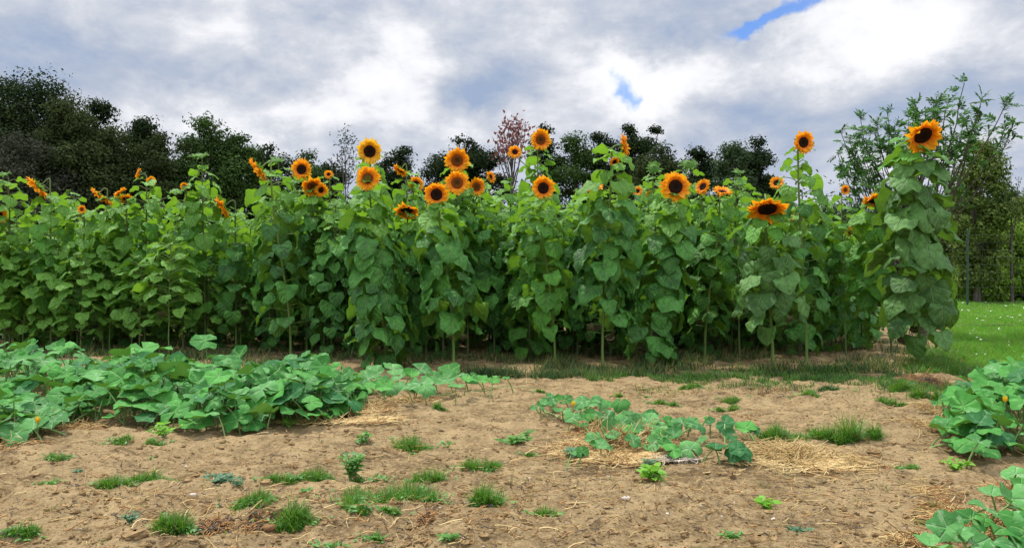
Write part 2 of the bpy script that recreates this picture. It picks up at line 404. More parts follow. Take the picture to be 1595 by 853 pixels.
# lawn to the right of the field and rough ground far behind
LAWN_EDGE = lambda y: .566 * y + .05
def strip(x0f, x1f, y0, y1, nx, ny, lift):
    yv = np.concatenate([np.linspace(y0, min(22, y1), ny // 2), np.linspace(min(22, y1), y1, ny // 2 + 1)[1:]]) if y1 > 22 else np.linspace(y0, y1, ny)
    t_ = np.linspace(0, 1, nx) ** 1.6
    X = x0f(yv)[:, None] * (1 - t_) + x1f(yv)[:, None] * t_
    Yv = np.repeat(yv[:, None], nx, 1)
    return np.stack([X, Yv, height(X, Yv) + lift], -1)[None]
mb = MB(); mb.grid(strip(lambda y: LAWN_EDGE(y) + .1 * np.sin(y * 5) + .15, lambda y: y * 0 + 45, 10.9, 44.5, 60, 160, .02))
tag(mb.build('lawn', 'turf'), 'mown green lawn beside the sunflower field', 'lawn', kind='structure')
mb = MB(); xx = lambda k: (lambda y: y * 0 + k)
mb.grid(strip(xx(-120), xx(120), 19.5, 90, 60, 60, .012))
tag(mb.build('rough_grassland', 'thatch'), 'dark weedy ground under the distant trees', 'ground', kind='structure')

# ------------------------------------------------------------------ leaf kinds
NT_, NU_ = 10, 9
_t = np.array([0, .04, .10, .18, .28, .40, .54, .70, .86, 1.0])[:, None]
_u = np.linspace(-1, 1, NU_)[None, :]
def sunflower_leaves(mb, base, az, pitch, size, width, droop, roll, rnd, mat=0, cup=None):
    """heart shaped blades: base (L,3) where the petiole ends, az/pitch of the midrib there"""
    L = len(base)
    c = lambda a: np.asarray(a, float)[:, None, None]
    t = _t[None]; u = _u[None]
    prof = np.clip(t, 0, 1) ** .40 * np.clip(1 - t, 0, 1) ** .88
    prof = prof / prof.max() * .5
    ser = 1 + (R.random((L, NT_, 1)) - .5) * .12
    X = c(width) * u * prof * ser
    yl = t - .26 * np.abs(u) ** 1.3 * (1 - t) ** 5 * np.minimum(1, t * 12) - .03 * np.abs(u) * np.sin(t * PI)
    k = c(droop)
    Yl = c(size) * np.where(np.abs(k) > .02, np.sin(k * yl) / k, yl)
    Zl = -c(size) * np.where(np.abs(k) > .02, (1 - np.cos(k * yl)) / k, 0)
    cupv = c(R.uniform(-.35, .55, L) if cup is None else cup)
    Zl = Zl + c(size) * .05 * np.abs(np.sin(2 * PI * u)) * np.sin(PI * t ** .7) - cupv * np.abs(X) ** 1.15 + c(size) * .075 * np.sin(t * 11 + c(R.uniform(0, 6, L))) * np.abs(u) ** 2 * np.sign(u + .01) \
        + c(size) * .05 * np.sin(t * 17 + c(R.uniform(0, 6, L)) + u * 2) * np.abs(u)
    X = X + c(size) * c(R.uniform(-.12, .12, L)) * t ** 2
    P = np.stack([X + 0 * Yl, Yl, Zl + 0 * X], -1)
    al = np.stack([np.cos(az) * np.cos(pitch), np.sin(az) * np.cos(pitch), np.sin(pitch)], -1)
    ac = np.stack([np.sin(az), -np.cos(az), 0 * az], -1)
    no = np.cross(ac, al)
    cr, sr = np.cos(roll)[:, None], np.sin(roll)[:, None]
    ac2 = ac * cr + no * sr; no2 = no * cr - ac * sr
    Fm = np.stack([ac2, al, no2], 1)                         # rows
    V = base[:, None, None] + np.einsum('ltuk,lkj->ltuj', P, Fm)
    A = np.stack([np.broadcast_to(u, X.shape), np.broadcast_to(t, X.shape), np.broadcast_to(c(rnd), X.shape)], -1)
    mb.grid(V, A, mat)

LOBES = np.radians([-128, -66, 0, 66, 128])
_ph = np.radians(np.linspace(-166, 166, 31))
_rr = np.array([.02, .3, .58, .8, 1.0])
def pumpkin_leaves(mb, c0, normal, yaw, size, rnd, mat=0):
    L = len(c0)
    d = np.abs(_ph[:, None] - LOBES[None]); dm = d.min(1)
    out = .93 + .07 * np.cos(np.clip(dm / np.radians(32), 0, 1) * PI * .95)
    out = out * (1 - .18 * (np.abs(_ph) / PI) ** 3)
    out = out[None] * (1 + (R.random((L, len(_ph))) - .5) * .09)
    r = _rr[None, :, None] * out[:, None, :] * size[:, None, None]
    x = r * np.sin(_ph); y = r * np.cos(_ph)
    rn = r / size[:, None, None]
    f1, f2 = R.uniform(-.20, .50, L)[:, None, None], R.uniform(0, 6, L)[:, None, None]
    z = size[:, None, None] * (f1 * rn ** 2 - .10 * np.clip(1 - dm / .25, 0, 1) * rn + .12 * np.sin(_ph * 3 + f2) * rn ** 2 + .04 * np.sin(_ph * 7 + f2 * 2) * rn ** 2
                               - R.uniform(0, .45, L)[:, None, None] * np.clip(rn - .45, 0, 1) ** 2 * 2)
    n = nrm(normal); hx = np.stack([np.sin(yaw), np.cos(yaw), 0 * yaw], -1)
    yv = nrm(hx - n * (hx * n).sum(-1, keepdims=True)); xv = np.cross(yv, n)
    P = np.stack([x, y, z], -1)
    V = c0[:, None, None] + np.einsum('lrpk,lkj->lrpj', P, np.stack([xv, yv, n], 1))
    A = np.stack([np.broadcast_to(np.sin(np.minimum(dm, 1.2)) * rn, rn.shape), rn, np.broadcast_to(rnd[:, None, None], rn.shape)], -1)
    mb.grid(V, A, mat)

def blades(mb, base, h, wdt, az, lean, curl, rnd, mat=0, seg=3):
    """narrow blades that rise and arch over"""
    L = len(base); t = np.linspace(0, 1, seg + 1)[None, :]
    ang = lean[:, None] + curl[:, None] * t
    dr = np.stack([np.sin(ang) * np.cos(az)[:, None], np.sin(ang) * np.sin(az)[:, None], np.cos(ang)], -1) * (h / seg)[:, None, None]
    P = base[:, None] + np.concatenate([np.zeros((L, 1, 3)), np.cumsum(dr[:, :-1], 1)], 1)
    ac = np.stack([-np.sin(az + .6), np.cos(az + .6), 0 * az], -1)[:, None]
    ww = (wdt[:, None] * (1 - t) ** .7 * .5 + wdt[:, None] * .04)[..., None]
    V = np.stack([P - ac * ww, P + ac * ww], 2)
    A = np.zeros(V.shape); A[..., 1] = t[:, :, None]; A[..., 2] = rnd[:, None, None]
    mb.grid(V, A, mat)

def small_leaves(mb, base, d, n, ln, wd, rnd, mat=0, curl=.2):
    """pointed leaflets: base, direction, normal"""
    d = nrm(d); ac = nrm(np.cross(d, n)); n = np.cross(ac, d)
    t = np.array([0, .3, .65, 1.0]); pr = np.array([.12, .9, .8, .03])
    L = len(base)
    P = base[:, None] + d[:, None] * (t[None, :, None] * ln[:, None, None]) - n[:, None] * (t[None, :, None] ** 2 * ln[:, None, None] * curl)
    uu = np.array([-1, 0, 1.0])
    V = P[:, :, None] + ac[:, None, None] * (uu[None, None, :, None] * pr[None, :, None, None] * wd[:, None, None, None] * .5) \
        + n[:, None, None] * (np.abs(uu)[None, None, :, None] * pr[None, :, None, None] * wd[:, None, None, None] * .12)
    A = np.zeros(V.shape); A[..., 0] = uu; A[..., 1] = t[None, :, None]; A[..., 2] = rnd[:, None, None]
    mb.grid(V, A, mat)

# ------------------------------------------------------------------ sunflowers
def head_frame(yaw, pitch):
    y, p = math.radians(yaw), math.radians(pitch)
    n = np.array([math.sin(y) * math.cos(p), -math.cos(y) * math.cos(p), math.sin(p)])
    a = np.cross(n, [0, 0, 1.0]); a = a / max(np.linalg.norm(a), 1e-6); b = np.cross(a, n)
    return n, a, b
def add_head(root, origin, c, D, yaw, pitch, kind, petal='petal', full=1.0, droopy=0.0):
    n, a, b = head_frame(yaw, pitch)
    Rr = D * 1.04 / 2; rd = Rr * {'dark': .50, 'brown': .50, 'green': .46, 'bud': .72, 'edge': .45}[kind]
    # receptacle and bracts
    hb = MB(); k = 16
    an = np.arange(k) / k * 2 * PI
    rings = [(0.001, -.30), (.45, -.27), (.85, -.15), (1.0, -.02)]
    V = np.array([[c + (a * math.cos(q) + b * math.sin(q)) * rd * r_ + n * rd * z_ for q in an] for r_, z_ in rings])[None]
    A = np.zeros(V.shape); A[..., 2] = .3; A[..., 1] = 1
    hb.grid(V, A, 0, wrap=True)
    nb = 22; q = R.uniform(0, 6.28, nb)
    rad = np.cos(q)[:, None] * a + np.sin(q)[:, None] * b
    spl = R.uniform(-.5, .25, nb)[:, None] if kind != 'bud' else R.uniform(.1, 1.3, nb)[:, None]
    small_leaves(hb, c + rad * rd * .8 - n * rd * .12, rad + n * spl, np.tile(n, (nb, 1)), np.full(nb, rd * (.95 if kind != 'bud' else .9)) * R.uniform(.7, 1.2, nb),
                 np.full(nb, rd * .42), R.random(nb), 0, .3)
    head = hb.build('flower_head', 'bract', root, origin)
    # disc
    db = MB(); k = 24; an = np.arange(k) / k * 2 * PI
    rl = [0.001, .25, .5, .72, .9, 1.0]; zl = [.10, .11, .17, .20, .12, -.02]
    if kind == 'bud': zl = [.35, .33, .28, .2, .1, 0]
    V = np.array([[c + (a * math.cos(q) + b * math.sin(q)) * rd * r_ * (1 + .02 * math.sin(q * 5)) + n * rd * z_ * (1 + .25 * math.sin(q * 7 + r_ * 9)) for q in an] for r_, z_ in zip(rl, zl)])[None]
    A = np.zeros(V.shape); A[..., 1] = np.array(rl)[None, :, None]
    db.grid(V, A, 0, wrap=True)
    db.build('disc', {'dark': 'disc_dark', 'brown': 'disc_brown', 'green': 'disc_green', 'bud': 'bract', 'edge': 'disc_dark'}[kind], head, origin)
    if kind == 'bud': return
    pb = MB()
    for layer in range(2):
        npet = int((30 if layer == 0 else 26) * full)
        q = (np.arange(npet) + R.uniform(-.3, .3, npet)) / npet * 2 * PI + layer * .1
        ln = (Rr - rd * .9) * R.uniform(.85, 1.22, npet) * (1.05 if layer == 0 else .92)
        wd = ln * R.uniform(.40, .60, npet)
        rad = np.cos(q)[:, None] * a + np.sin(q)[:, None] * b
        tn = -np.sin(q)[:, None] * a + np.cos(q)[:, None] * b
        tl = np.linspace(0, 1, 6)[None, :]
        lift = R.uniform(-.10, .45, npet)[:, None] + layer * .22 - droopy
        crl = R.uniform(-1.3, 1.0, npet)[:, None]
        ang = lift + crl * tl
        st = ln[:, None] / 5
        pr_ = np.concatenate([np.zeros((npet, 1)), np.cumsum(np.cos(ang) * st, 1)[:, :-1]], 1)
        pz_ = np.concatenate([np.zeros((npet, 1)), np.cumsum(np.sin(ang) * st, 1)[:, :-1]], 1)
        tw = R.uniform(-.5, .5, npet)[:, None] * tl
        P = c + rad[:, None] * (rd * .88 + pr_[..., None]) + n * (pz_[..., None] - rd * .02 + layer * .006) + tn[:, None] * (R.uniform(-.12, .12, npet)[:, None, None] * (tl ** 2)[..., None] * ln[:, None, None])
        wp = np.array([.42, .85, 1.0, .85, .52, .05])[None, :] * wd[:, None] * .5
        uu = np.array([-1, 0, 1.0])
        side = tn[:, None] * np.cos(tw)[..., None] + n * np.sin(tw)[..., None]
        V = P[:, :, None] + side[:, :, None] * (uu[None, None, :, None] * wp[..., None, None]) + n * (np.abs(uu)[None, None, :, None] * wp[..., None, None] * .35)
        A = np.zeros(V.shape); A[..., 1] = tl[:, :, None]; A[..., 2] = R.random(npet)[:, None, None]
        pb.grid(V, A)
    if droopy > .5 or kind == 'edge': pass
    pb.build('petals', petal, head, origin)

def bez(p0, p1, p2, p3, k):
    t = np.linspace(0, 1, k)[:, None]
    return (1 - t) ** 3 * p0 + 3 * (1 - t) ** 2 * t * p1 + 3 * (1 - t) * t * t * p2 + t ** 3 * p3
def sunflower(base, top, heads, label, n=30, zlow=.75, size=.36, spread=.30, mat='leaf_deep', droop=1.0, young=.25, stem='stem', thick=.018, group=None, name='sunflower', toward=.14):
    """base, top: world points; heads: (x, z, D, yaw, pitch, kind, opts) in the plane of the plant"""
    z0 = float(height(base[0], base[1])); base = np.array([base[0], base[1], z0 - .02])
    root = empty(name, tuple(base), label, 'sunflower', group)
    top = np.array([top[0], base[1], top[1]])
    H = top[2] - base[2]
    st = MB(); pts = []
    bow = np.array([R.uniform(-.05, .05), R.uniform(-.05, .05), 0])
    if heads and heads[0][5] != 'bud':
        n0, _, _ = head_frame(heads[0][3], heads[0][4])
        c0 = np.array([heads[0][0], base[1] - toward, heads[0][1]])
        D0 = heads[0][2]
        end = c0 - n0 * D0 * .11
        ctrl = end - n0 * min(.22, D0 * .45)
    elif heads:
        end = np.array([heads[0][0], base[1], heads[0][1] - .02]); ctrl = end - np.array([0, 0, .3]); c0 = end
    else:
        end = top; ctrl = top - np.array([0, 0, .3]); c0 = end
    P = bez(base, base + np.array([0, 0, H * .45]) + bow, ctrl - np.array([0, 0, .25 * H]), end, 16)
    if heads and heads[0][5] != 'bud':
        up = ctrl + np.array([0, 0, .06])
        P = np.concatenate([bez(base, base + np.array([0, 0, H * .4]) + bow, np.array([ctrl[0], ctrl[1], hmix(base[2], end[2], .7)]), ctrl - np.array([0, 0, .10]), 14), bez(ctrl - np.array([0, 0, .10]), ctrl - np.array([0, 0, .02]), up, end, 6)[1:]])
    k = len(P); rad = np.linspace(thick, thick * .55, k); rad[0] = thick * 1.25
    P[:-3, :2] += np.cumsum(R.normal(0, .003, (k - 3, 2)), 0)
    tubes(st, P[None], rad[None], 7)
    st.build('stem', stem, root, tuple(base))
    # leaves round the stem
    zl = base[2] + zlow
    n = int(n * (1.75 if group == 'sunflowers of the front row' else 1.5)); zs = np.linspace(zl, c0[2] - .08, n) + R.uniform(-.05, .05, n)
    fr = (zs - zl) / max(c0[2] - zl, .1)
    sx_ = np.interp(zs, P[:, 2], P[:, 0]); sy_ = np.interp(zs, P[:, 2], P[:, 1])
    az = (np.arange(n) * 2.39996 + R.uniform(0, 6) + R.uniform(-.35, .35, n))
    # foliage turns its faces to the light and to the open path
    sz_ = size * .93 * np.interp(fr, [0, .15, .6, .88, 1.0], [.72, .98, 1.0, .80, .52]) * R.uniform(.68, 1.2, n)
    lp = spread * 1.12 * np.interp(fr, [0, .2, .7, 1.0], [.75, 1.0, .80, .30]) * R.uniform(.65, 1.2, n)
    up0 = np.interp(fr, [0, .7, 1], [.25, .6, .95]) * R.uniform(.7, 1.3, n)
    p0 = np.stack([sx_, sy_, zs], -1)
    dirh = np.stack([np.cos(az), np.sin(az), 0 * az], -1)
    d0 = dirh * np.cos(up0)[:, None] + np.array([0, 0, 1]) * np.sin(up0)[:, None]
    p1 = p0 + d0 * lp[:, None] * .6
    p2 = p0 + dirh * lp[:, None] * .98 + np.array([0, 0, 1]) * (lp * np.sin(up0) * .55)[:, None]
    tt = np.linspace(0, 1, 5)[None, :, None]
    PP = (1 - tt) ** 2 * p0[:, None] + 2 * tt * (1 - tt) * p1[:, None] + tt ** 2 * p2[:, None]
    fo = MB()
    tubes(fo, PP, np.tile(np.linspace(.007, .0045, 5), (n, 1)), 4, 1)
    pitch = -np.interp(fr, [0, .6, .9, 1], [1.3, 1.05, .55, .0]) * R.uniform(.35, 1.25, n) * droop
    dr = np.interp(fr, [0, .8, 1], [.55, .6, .3]) * R.uniform(.4, 1.6, n)
    rnd = np.clip(R.random(n) * .8 + np.interp(fr, [0, .6, 1], [0, 0, .3]), 0, 1)
    isy = (fr > 1 - young * R.uniform(.7, 1.3, n))
    isd = (fr < .12) & (R.random(n) < .35)
    pitch = np.where(isd, -1.45, pitch); dr = np.where(isd, 1.6, dr); sz_ = np.where(isd, sz_ * .5, sz_)
    for sel, mi in ((~isy & ~isd, 0), (isy & ~isd, 2), (isd, 3)):
        if sel.sum() == 0: continue
        sunflower_leaves(fo, PP[sel, -1], az[sel] + R.uniform(-.25, .25, sel.sum()), pitch[sel], sz_[sel], sz_[sel] * R.uniform(.86, 1.10, sel.sum()), dr[sel],
                         R.uniform(-.5, .5, sel.sum()), rnd[sel], mi)
    fo.build('foliage', [mat, stem, 'leaf_mid' if mat == 'leaf_dull' else 'leaf_young', 'leaf_dry'], root, tuple(base))
    for i, hd in enumerate(heads):
        hx, hz, D, yaw, pit, kind = hd[:6]; op = hd[6] if len(hd) > 6 else {}
        c = np.array([hx, base[1] - toward, hz])
        if i > 0:
            nn, _, _ = head_frame(yaw, pit)
            sb = MB(); j = max(hz - .45, base[2] + .8); s0 = np.array([np.interp(j, P[:, 2], P[:, 0]), np.interp(j, P[:, 2], P[:, 1]), j])
            e = c - nn * D * .11
            tubes(sb, bez(s0, s0 + (e - s0) * .35 + np.array([0, 0, .08]), e - nn * .12 - np.array([0, 0, .05]), e, 9)[None], np.linspace(.010, .007, 9)[None], 6)
            sb.build('branch', stem, root, tuple(base))
        add_head(root, tuple(base), c, D, yaw, pit, kind, **op)
    return root

def plant(bx, by, heads, label, **kw):
    """bx, by: where the foot stands; heads: list of (px, py, diameter px, yaw, pitch, kind[, opts])"""
    b = gpt(bx, by); Y = b[1]
    dep = kw.pop('deep', None)
    if dep: Y = dep; b = np.array([(bx - CX) / F * Y, Y, 0])
    hs = []
    tw = kw.get('toward', .14)
    for h in heads:
        q = (Y - tw) / F
        hs.append(((h[0] - CX) * q, CH + (HZ - h[1]) * q, h[2] * q, *h[3:]))
    tp = kw.pop('tip', None)
    if tp: top = ((tp[0] - CX) / F * Y, CH + (HZ - tp[1]) / F * Y)
    else: top = (hs[0][0], hs[0][1])
    lo = kw.pop('low', None)                       # picture row of the lowest leaves
    if lo: kw['zlow'] = max(.12, .80 * (CH - (lo - 25 - HZ) / F * Y))
    return sunflower(b, top, hs, label, **kw)

FG = 'sunflowers of the front row'
DP = dict(full=1.0, droopy=.25)
plant(1433, 575, [(1437, 211, 56, 4, -38, 'dark', dict(droopy=-.25))], 'tallest sunflower at the field corner, broad orange head bowed over dark hanging leaves', n=56, low=542, size=.43, spread=.36, mat='leaf_dull', thick=.024, group=FG, young=.1)
plant(1390, 556, [(1364, 312, 40, -10, -70, 'dark', dict(droopy=.3)), (1393, 318, 12, 30, -10, 'edge')], 'sunflower nodding fully downward with only its lower petals showing, beside the tallest one', toward=.45, n=32, low=500, size=.36, spread=.3, mat='leaf_mid', group=FG, stem='stem_dark')
plant(1257, 573, [(1251, 222, 35, 12, -5, 'dark')], 'slim sunflower rising clear against the sky, few small leaves under its round head', n=30, low=500, size=.30, spread=.28, mat='leaf_deep', group=FG, young=.35, thick=.02)
plant(1205, 578, [(1195, 325, 60, -5, -58, 'dark', dict(droopy=-.1))], 'short stout sunflower with a wide bowed head hanging over long pale leaf stalks', n=36, low=515, size=.35, spread=.36, mat='leaf_dull', thick=.022, group=FG)
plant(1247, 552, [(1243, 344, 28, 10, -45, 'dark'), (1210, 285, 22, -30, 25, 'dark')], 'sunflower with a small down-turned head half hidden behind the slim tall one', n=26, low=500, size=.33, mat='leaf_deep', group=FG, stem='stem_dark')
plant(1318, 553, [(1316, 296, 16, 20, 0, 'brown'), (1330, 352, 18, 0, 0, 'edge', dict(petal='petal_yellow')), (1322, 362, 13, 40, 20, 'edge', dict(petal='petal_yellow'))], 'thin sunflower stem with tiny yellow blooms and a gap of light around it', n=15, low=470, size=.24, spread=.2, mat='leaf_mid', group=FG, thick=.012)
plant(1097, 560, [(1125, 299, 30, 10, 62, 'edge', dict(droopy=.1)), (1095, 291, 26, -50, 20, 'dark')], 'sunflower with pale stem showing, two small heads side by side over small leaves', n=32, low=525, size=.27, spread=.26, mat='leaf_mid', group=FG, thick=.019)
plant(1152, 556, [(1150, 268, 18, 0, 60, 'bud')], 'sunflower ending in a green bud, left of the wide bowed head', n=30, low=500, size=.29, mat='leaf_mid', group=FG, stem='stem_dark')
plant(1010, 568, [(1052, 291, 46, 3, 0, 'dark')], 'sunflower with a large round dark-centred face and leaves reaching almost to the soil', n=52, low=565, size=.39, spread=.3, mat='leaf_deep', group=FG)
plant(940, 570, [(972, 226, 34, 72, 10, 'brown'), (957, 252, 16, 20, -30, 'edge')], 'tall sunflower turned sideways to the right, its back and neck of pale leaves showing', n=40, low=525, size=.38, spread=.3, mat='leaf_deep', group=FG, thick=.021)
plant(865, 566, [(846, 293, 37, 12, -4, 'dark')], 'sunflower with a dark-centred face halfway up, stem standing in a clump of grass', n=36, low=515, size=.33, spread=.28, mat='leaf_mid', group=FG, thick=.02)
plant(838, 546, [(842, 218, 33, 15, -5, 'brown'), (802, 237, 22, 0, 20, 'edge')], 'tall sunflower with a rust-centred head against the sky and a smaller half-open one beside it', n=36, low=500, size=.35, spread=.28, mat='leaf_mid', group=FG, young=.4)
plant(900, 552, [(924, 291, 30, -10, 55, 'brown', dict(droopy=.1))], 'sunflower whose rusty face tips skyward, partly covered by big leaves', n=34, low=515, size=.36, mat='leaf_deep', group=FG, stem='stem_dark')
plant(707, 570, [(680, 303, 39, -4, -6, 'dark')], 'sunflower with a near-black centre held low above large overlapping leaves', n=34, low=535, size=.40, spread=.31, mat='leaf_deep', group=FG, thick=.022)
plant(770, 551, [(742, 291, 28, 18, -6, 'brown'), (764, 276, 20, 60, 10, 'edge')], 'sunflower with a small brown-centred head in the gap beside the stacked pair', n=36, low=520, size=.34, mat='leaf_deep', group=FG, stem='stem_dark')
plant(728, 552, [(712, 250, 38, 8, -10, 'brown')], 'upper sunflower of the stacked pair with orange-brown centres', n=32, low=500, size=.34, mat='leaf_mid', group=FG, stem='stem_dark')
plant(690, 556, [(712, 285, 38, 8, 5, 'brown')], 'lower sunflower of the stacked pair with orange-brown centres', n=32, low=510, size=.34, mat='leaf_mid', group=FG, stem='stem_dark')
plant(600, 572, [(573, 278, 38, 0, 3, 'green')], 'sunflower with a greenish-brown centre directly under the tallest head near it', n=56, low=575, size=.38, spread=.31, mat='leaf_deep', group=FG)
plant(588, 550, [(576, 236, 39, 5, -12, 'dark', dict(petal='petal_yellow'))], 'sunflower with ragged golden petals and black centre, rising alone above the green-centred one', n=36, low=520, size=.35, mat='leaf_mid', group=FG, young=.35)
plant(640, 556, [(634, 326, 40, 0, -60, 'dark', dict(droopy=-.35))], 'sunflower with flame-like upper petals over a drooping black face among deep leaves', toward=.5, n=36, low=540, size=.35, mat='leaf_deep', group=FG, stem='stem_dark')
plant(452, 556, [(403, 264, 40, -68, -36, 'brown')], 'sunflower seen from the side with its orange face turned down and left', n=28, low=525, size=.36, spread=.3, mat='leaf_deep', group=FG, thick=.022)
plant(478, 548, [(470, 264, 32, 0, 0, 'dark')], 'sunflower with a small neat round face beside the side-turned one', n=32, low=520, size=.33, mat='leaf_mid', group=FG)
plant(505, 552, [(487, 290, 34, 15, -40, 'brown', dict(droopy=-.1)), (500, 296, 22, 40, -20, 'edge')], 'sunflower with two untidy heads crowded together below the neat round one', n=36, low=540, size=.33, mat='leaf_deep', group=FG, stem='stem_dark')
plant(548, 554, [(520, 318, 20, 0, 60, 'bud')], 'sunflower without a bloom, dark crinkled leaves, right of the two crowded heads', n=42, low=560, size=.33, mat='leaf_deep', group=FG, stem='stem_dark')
# plants of the second and third rows whose blooms look over the front ones
BG = 'sunflowers looking over the front row'
for bx, Y, hs, lab, kw in [
    (650, 13.2, [(624, 265, 26, -65, -50, 'edge')], 'small sunflower tipped sideways between the tallest round head and the stacked pair', dict(mat='leaf_mid')),
    (660, 13.6, [(648, 287, 24, 25, 0, 'dark')], 'sunflower with its dark face half behind a leaf above the flame-petalled one', dict(mat='leaf_mid')),
    (975, 13.0, [(975, 299, 16, 30, 10, 'edge'), (993, 298, 16, -20, 20, 'edge')], 'sunflower with two tiny orange heads left of the large round face', dict(mat='leaf_mid')),
    (1022, 13.4, [(1019, 262, 22, 0, 30, 'bud'), (1012, 304, 14, 20, 0, 'edge')], 'sunflower topped by a dark green bud just behind the large round face', dict(mat='leaf_mid')),
    (1075, 12.8, [(1072, 256, 24, 0, 40, 'bud')], 'sunflower topped by a bristly green bud right of the large round face', dict(mat='leaf_mid')),
    (1140, 13.4, [(1150, 285, 20, 0, 30, 'bud')], 'sunflower with a closed dark bud between the small pair and the bowed head', dict(mat='leaf_mid')),
    (1280, 13.2, [(1292, 330, 15, 20, 0, 'bud')], 'leafy sunflower bud behind the slim tall sunflower, facing the gap', dict(mat='leaf_mid')),
    (320, 12.6, [(310, 243, 26, 0, 70, 'bud')], 'tall sunflower still in bud, star of bright leaves round its tip against dark trees', dict(mat='leaf_mid', young=.5, n=34)),
    (368, 12.4, [(348, 322, 36, -68, -34, 'edge')], 'sunflower hanging its yellow-orange head sideways below the tall budding one', dict(mat='leaf_deep')),
    (420, 13.2, [(430, 250, 22, 0, 60, 'bud')], 'sunflower bud with broad bright leaves right behind the side-turned head', dict(mat='leaf_mid', young=.5)),
    (78, 12.9, [(61, 291, 40, -72, -42, 'edge')], 'sunflower seen edge-on, slanting orange petals in front of the dark wood', dict(mat='leaf_mid')),
    (160, 12.9, [(153, 302, 26, -70, -40, 'edge'), (166, 311, 22, -50, -50, 'edge')], 'sunflower with two small ragged orange blooms touching each other', dict(mat='leaf_mid', young=.5)),
    (205, 12.9, [(188, 300, 22, -60, 50, 'edge'), (196, 309, 20, 40, -60, 'edge')], 'sunflower with two orange blooms just right of the touching ragged ones', dict(mat='leaf_mid', young=.5)),
    (225, 13.4, [(217, 271, 18, -70, 10, 'edge'), (236, 282, 14, 20, 0, 'edge')], 'sunflower whose two little orange blooms stand highest left of the tall bud', dict(mat='leaf_mid', young=.5)),
    (8, 12.8, [(-3, 335, 26, 30, 0, 'dark')], 'sunflower with an orange bloom cut by the edge of the view', dict(mat='leaf_mid')),
    (15, 12.8, [(5, 272, 18, 0, 60, 'bud')], 'bright budding sunflower tip nearest the left edge of the field', dict(mat='leaf_mid', young=.6)),
    (285, 13.0, [(287, 290, 12, 0, 0, 'edge')], 'leafy sunflower with a speck of orange under the tall bud', dict(mat='leaf_mid', young=.5)),
    (120, 13.1, [(128, 326, 13, 0, 0, 'brown')], 'sunflower with one tiny orange eye low among light leaves', dict(mat='leaf_mid', young=.5)),
    (520, 13.4, [(512, 272, 14, 0, 20, 'edge')], 'sunflower bloom barely showing as a dab of orange right of the neat round face', dict(mat='leaf_mid'))]:
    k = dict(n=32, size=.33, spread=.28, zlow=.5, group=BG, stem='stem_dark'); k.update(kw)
    if bx < 400: Y = max(Y, 13.3)
    plant(bx, 540, hs, lab, deep=Y, **k)
# branching plants on the left that have not flowered yet
YG = 'young leafy sunflowers at the left'
for bx, by, tx, ty, kw, lab in [
    (263, 556, 260, 368, dict(n=34, low=515, size=.27, droop=.4, spread=.32), 'young sunflower with a long bare pale stem, taller than the two beside it'),
    (217, 553, 214, 400, dict(n=42, low=525, size=.26, droop=.4, spread=.28), 'young sunflower with a thin bent stem left of the long bare-stemmed one'),
    (322, 548, 318, 410, dict(n=28, low=530, size=.25, droop=.4, spread=.3), 'young sunflower between the long bare-stemmed one and the little low one'),
    (376, 546, 374, 437, dict(n=20, low=540, size=.17, droop=.4, spread=.2), 'little low sunflower seedling standing alone in front of dark leaves'),
    (170, 550, 172, 385, dict(n=32, low=530, size=.27, droop=.4, spread=.3), 'young sunflower with light drooping leaves, second in from the bent-stemmed one'),
    (125, 552, 122, 395, dict(n=34, low=540, size=.27, droop=.4, spread=.3), 'young sunflower in the thickest part of the light green leaves'),
    (80, 550, 84, 365, dict(n=34, low=540, size=.28, spread=.3, droop=.45), 'young sunflower standing over the rear of the pumpkin patch, dense and bushy'),
    (35, 549, 38, 380, dict(n=34, low=535, size=.28, spread=.3, droop=.45), 'young bushy sunflower second from the left edge of the row'),
    (-8, 551, -4, 370, dict(n=34, low=535, size=.28, spread=.3, droop=.45), 'young sunflower cut off by the left edge of the view')]:
    plant(bx, by, [(tx, ty, 14, 0, 70, 'bud')], lab, mat='leaf_young', young=.4, thick=.012, group=YG, **kw)
# fillers: the leafy mass of the rows behind
fill_protos = []
for i in range(5):
    r_ = sunflower((200 + i * 3, 12.0, 0), (200 + i * 3, 2.55 + .1 * i), [(200 + i * 3, 2.55 + .1 * i, .10, 0, 60, 'bud')], 'x', n=42, zlow=.10, size=.34, spread=.30, mat='leaf_mid' if i == 2 else 'leaf_deep', stem='stem_dark', young=.22)
    fill_protos.append(r_)
rows = [(12.6, 1.5), (13.3, .75), (14.0, .7), (14.8, .7), (15.8, .7), (17.2, .75)]
used = set(); fi = 0
for ri, (Y, sp) in enumerate(rows):
    x = -.70 * Y
    while x < .47 * Y + (.0 if ri else -.6):
        xx_ = x + R.uniform(-.15, .15); px = xx_ / Y * F + CX
        if px < 400 and ri < 2: x += sp; continue
        proto = fill_protos[fi % 5]
        o = proto if fi < 5 else copy_tree(proto)
        yv = Y + R.uniform(-.15, .15)
        o.location = (xx_, yv, float(height(xx_, yv)) - .02)
        o.rotation_euler = (0, 0, 0) if False else (R.uniform(-.03, .03), R.uniform(-.03, .03), R.uniform(0, 6.28))
        want = 1.4 + (HZ - (312 if px > 420 else 326)) / F * Y
        s_ = want / 2.75 * (R.uniform(.84, 1.10) if px < 420 else R.uniform(.90, 1.06))
        if 1270 < px: s_ *= .82
        o.scale = (s_ ** .5, s_ ** .5, s_)
        z_ = ['nearest', 'second', 'third', 'fourth', 'fifth', 'last'][ri]
        side = 'left of the tall budding sunflower' if px < 310 else ('behind the stacked pair of heads' if px < 860 else 'behind the large round face')
        tag(o, 'bloomless sunflower, ' + ('in the %s hidden row, ' % z_) + side, 'sunflower', 'leafy sunflowers filling the %s hidden row' % z_)
        fi += 1; x += sp

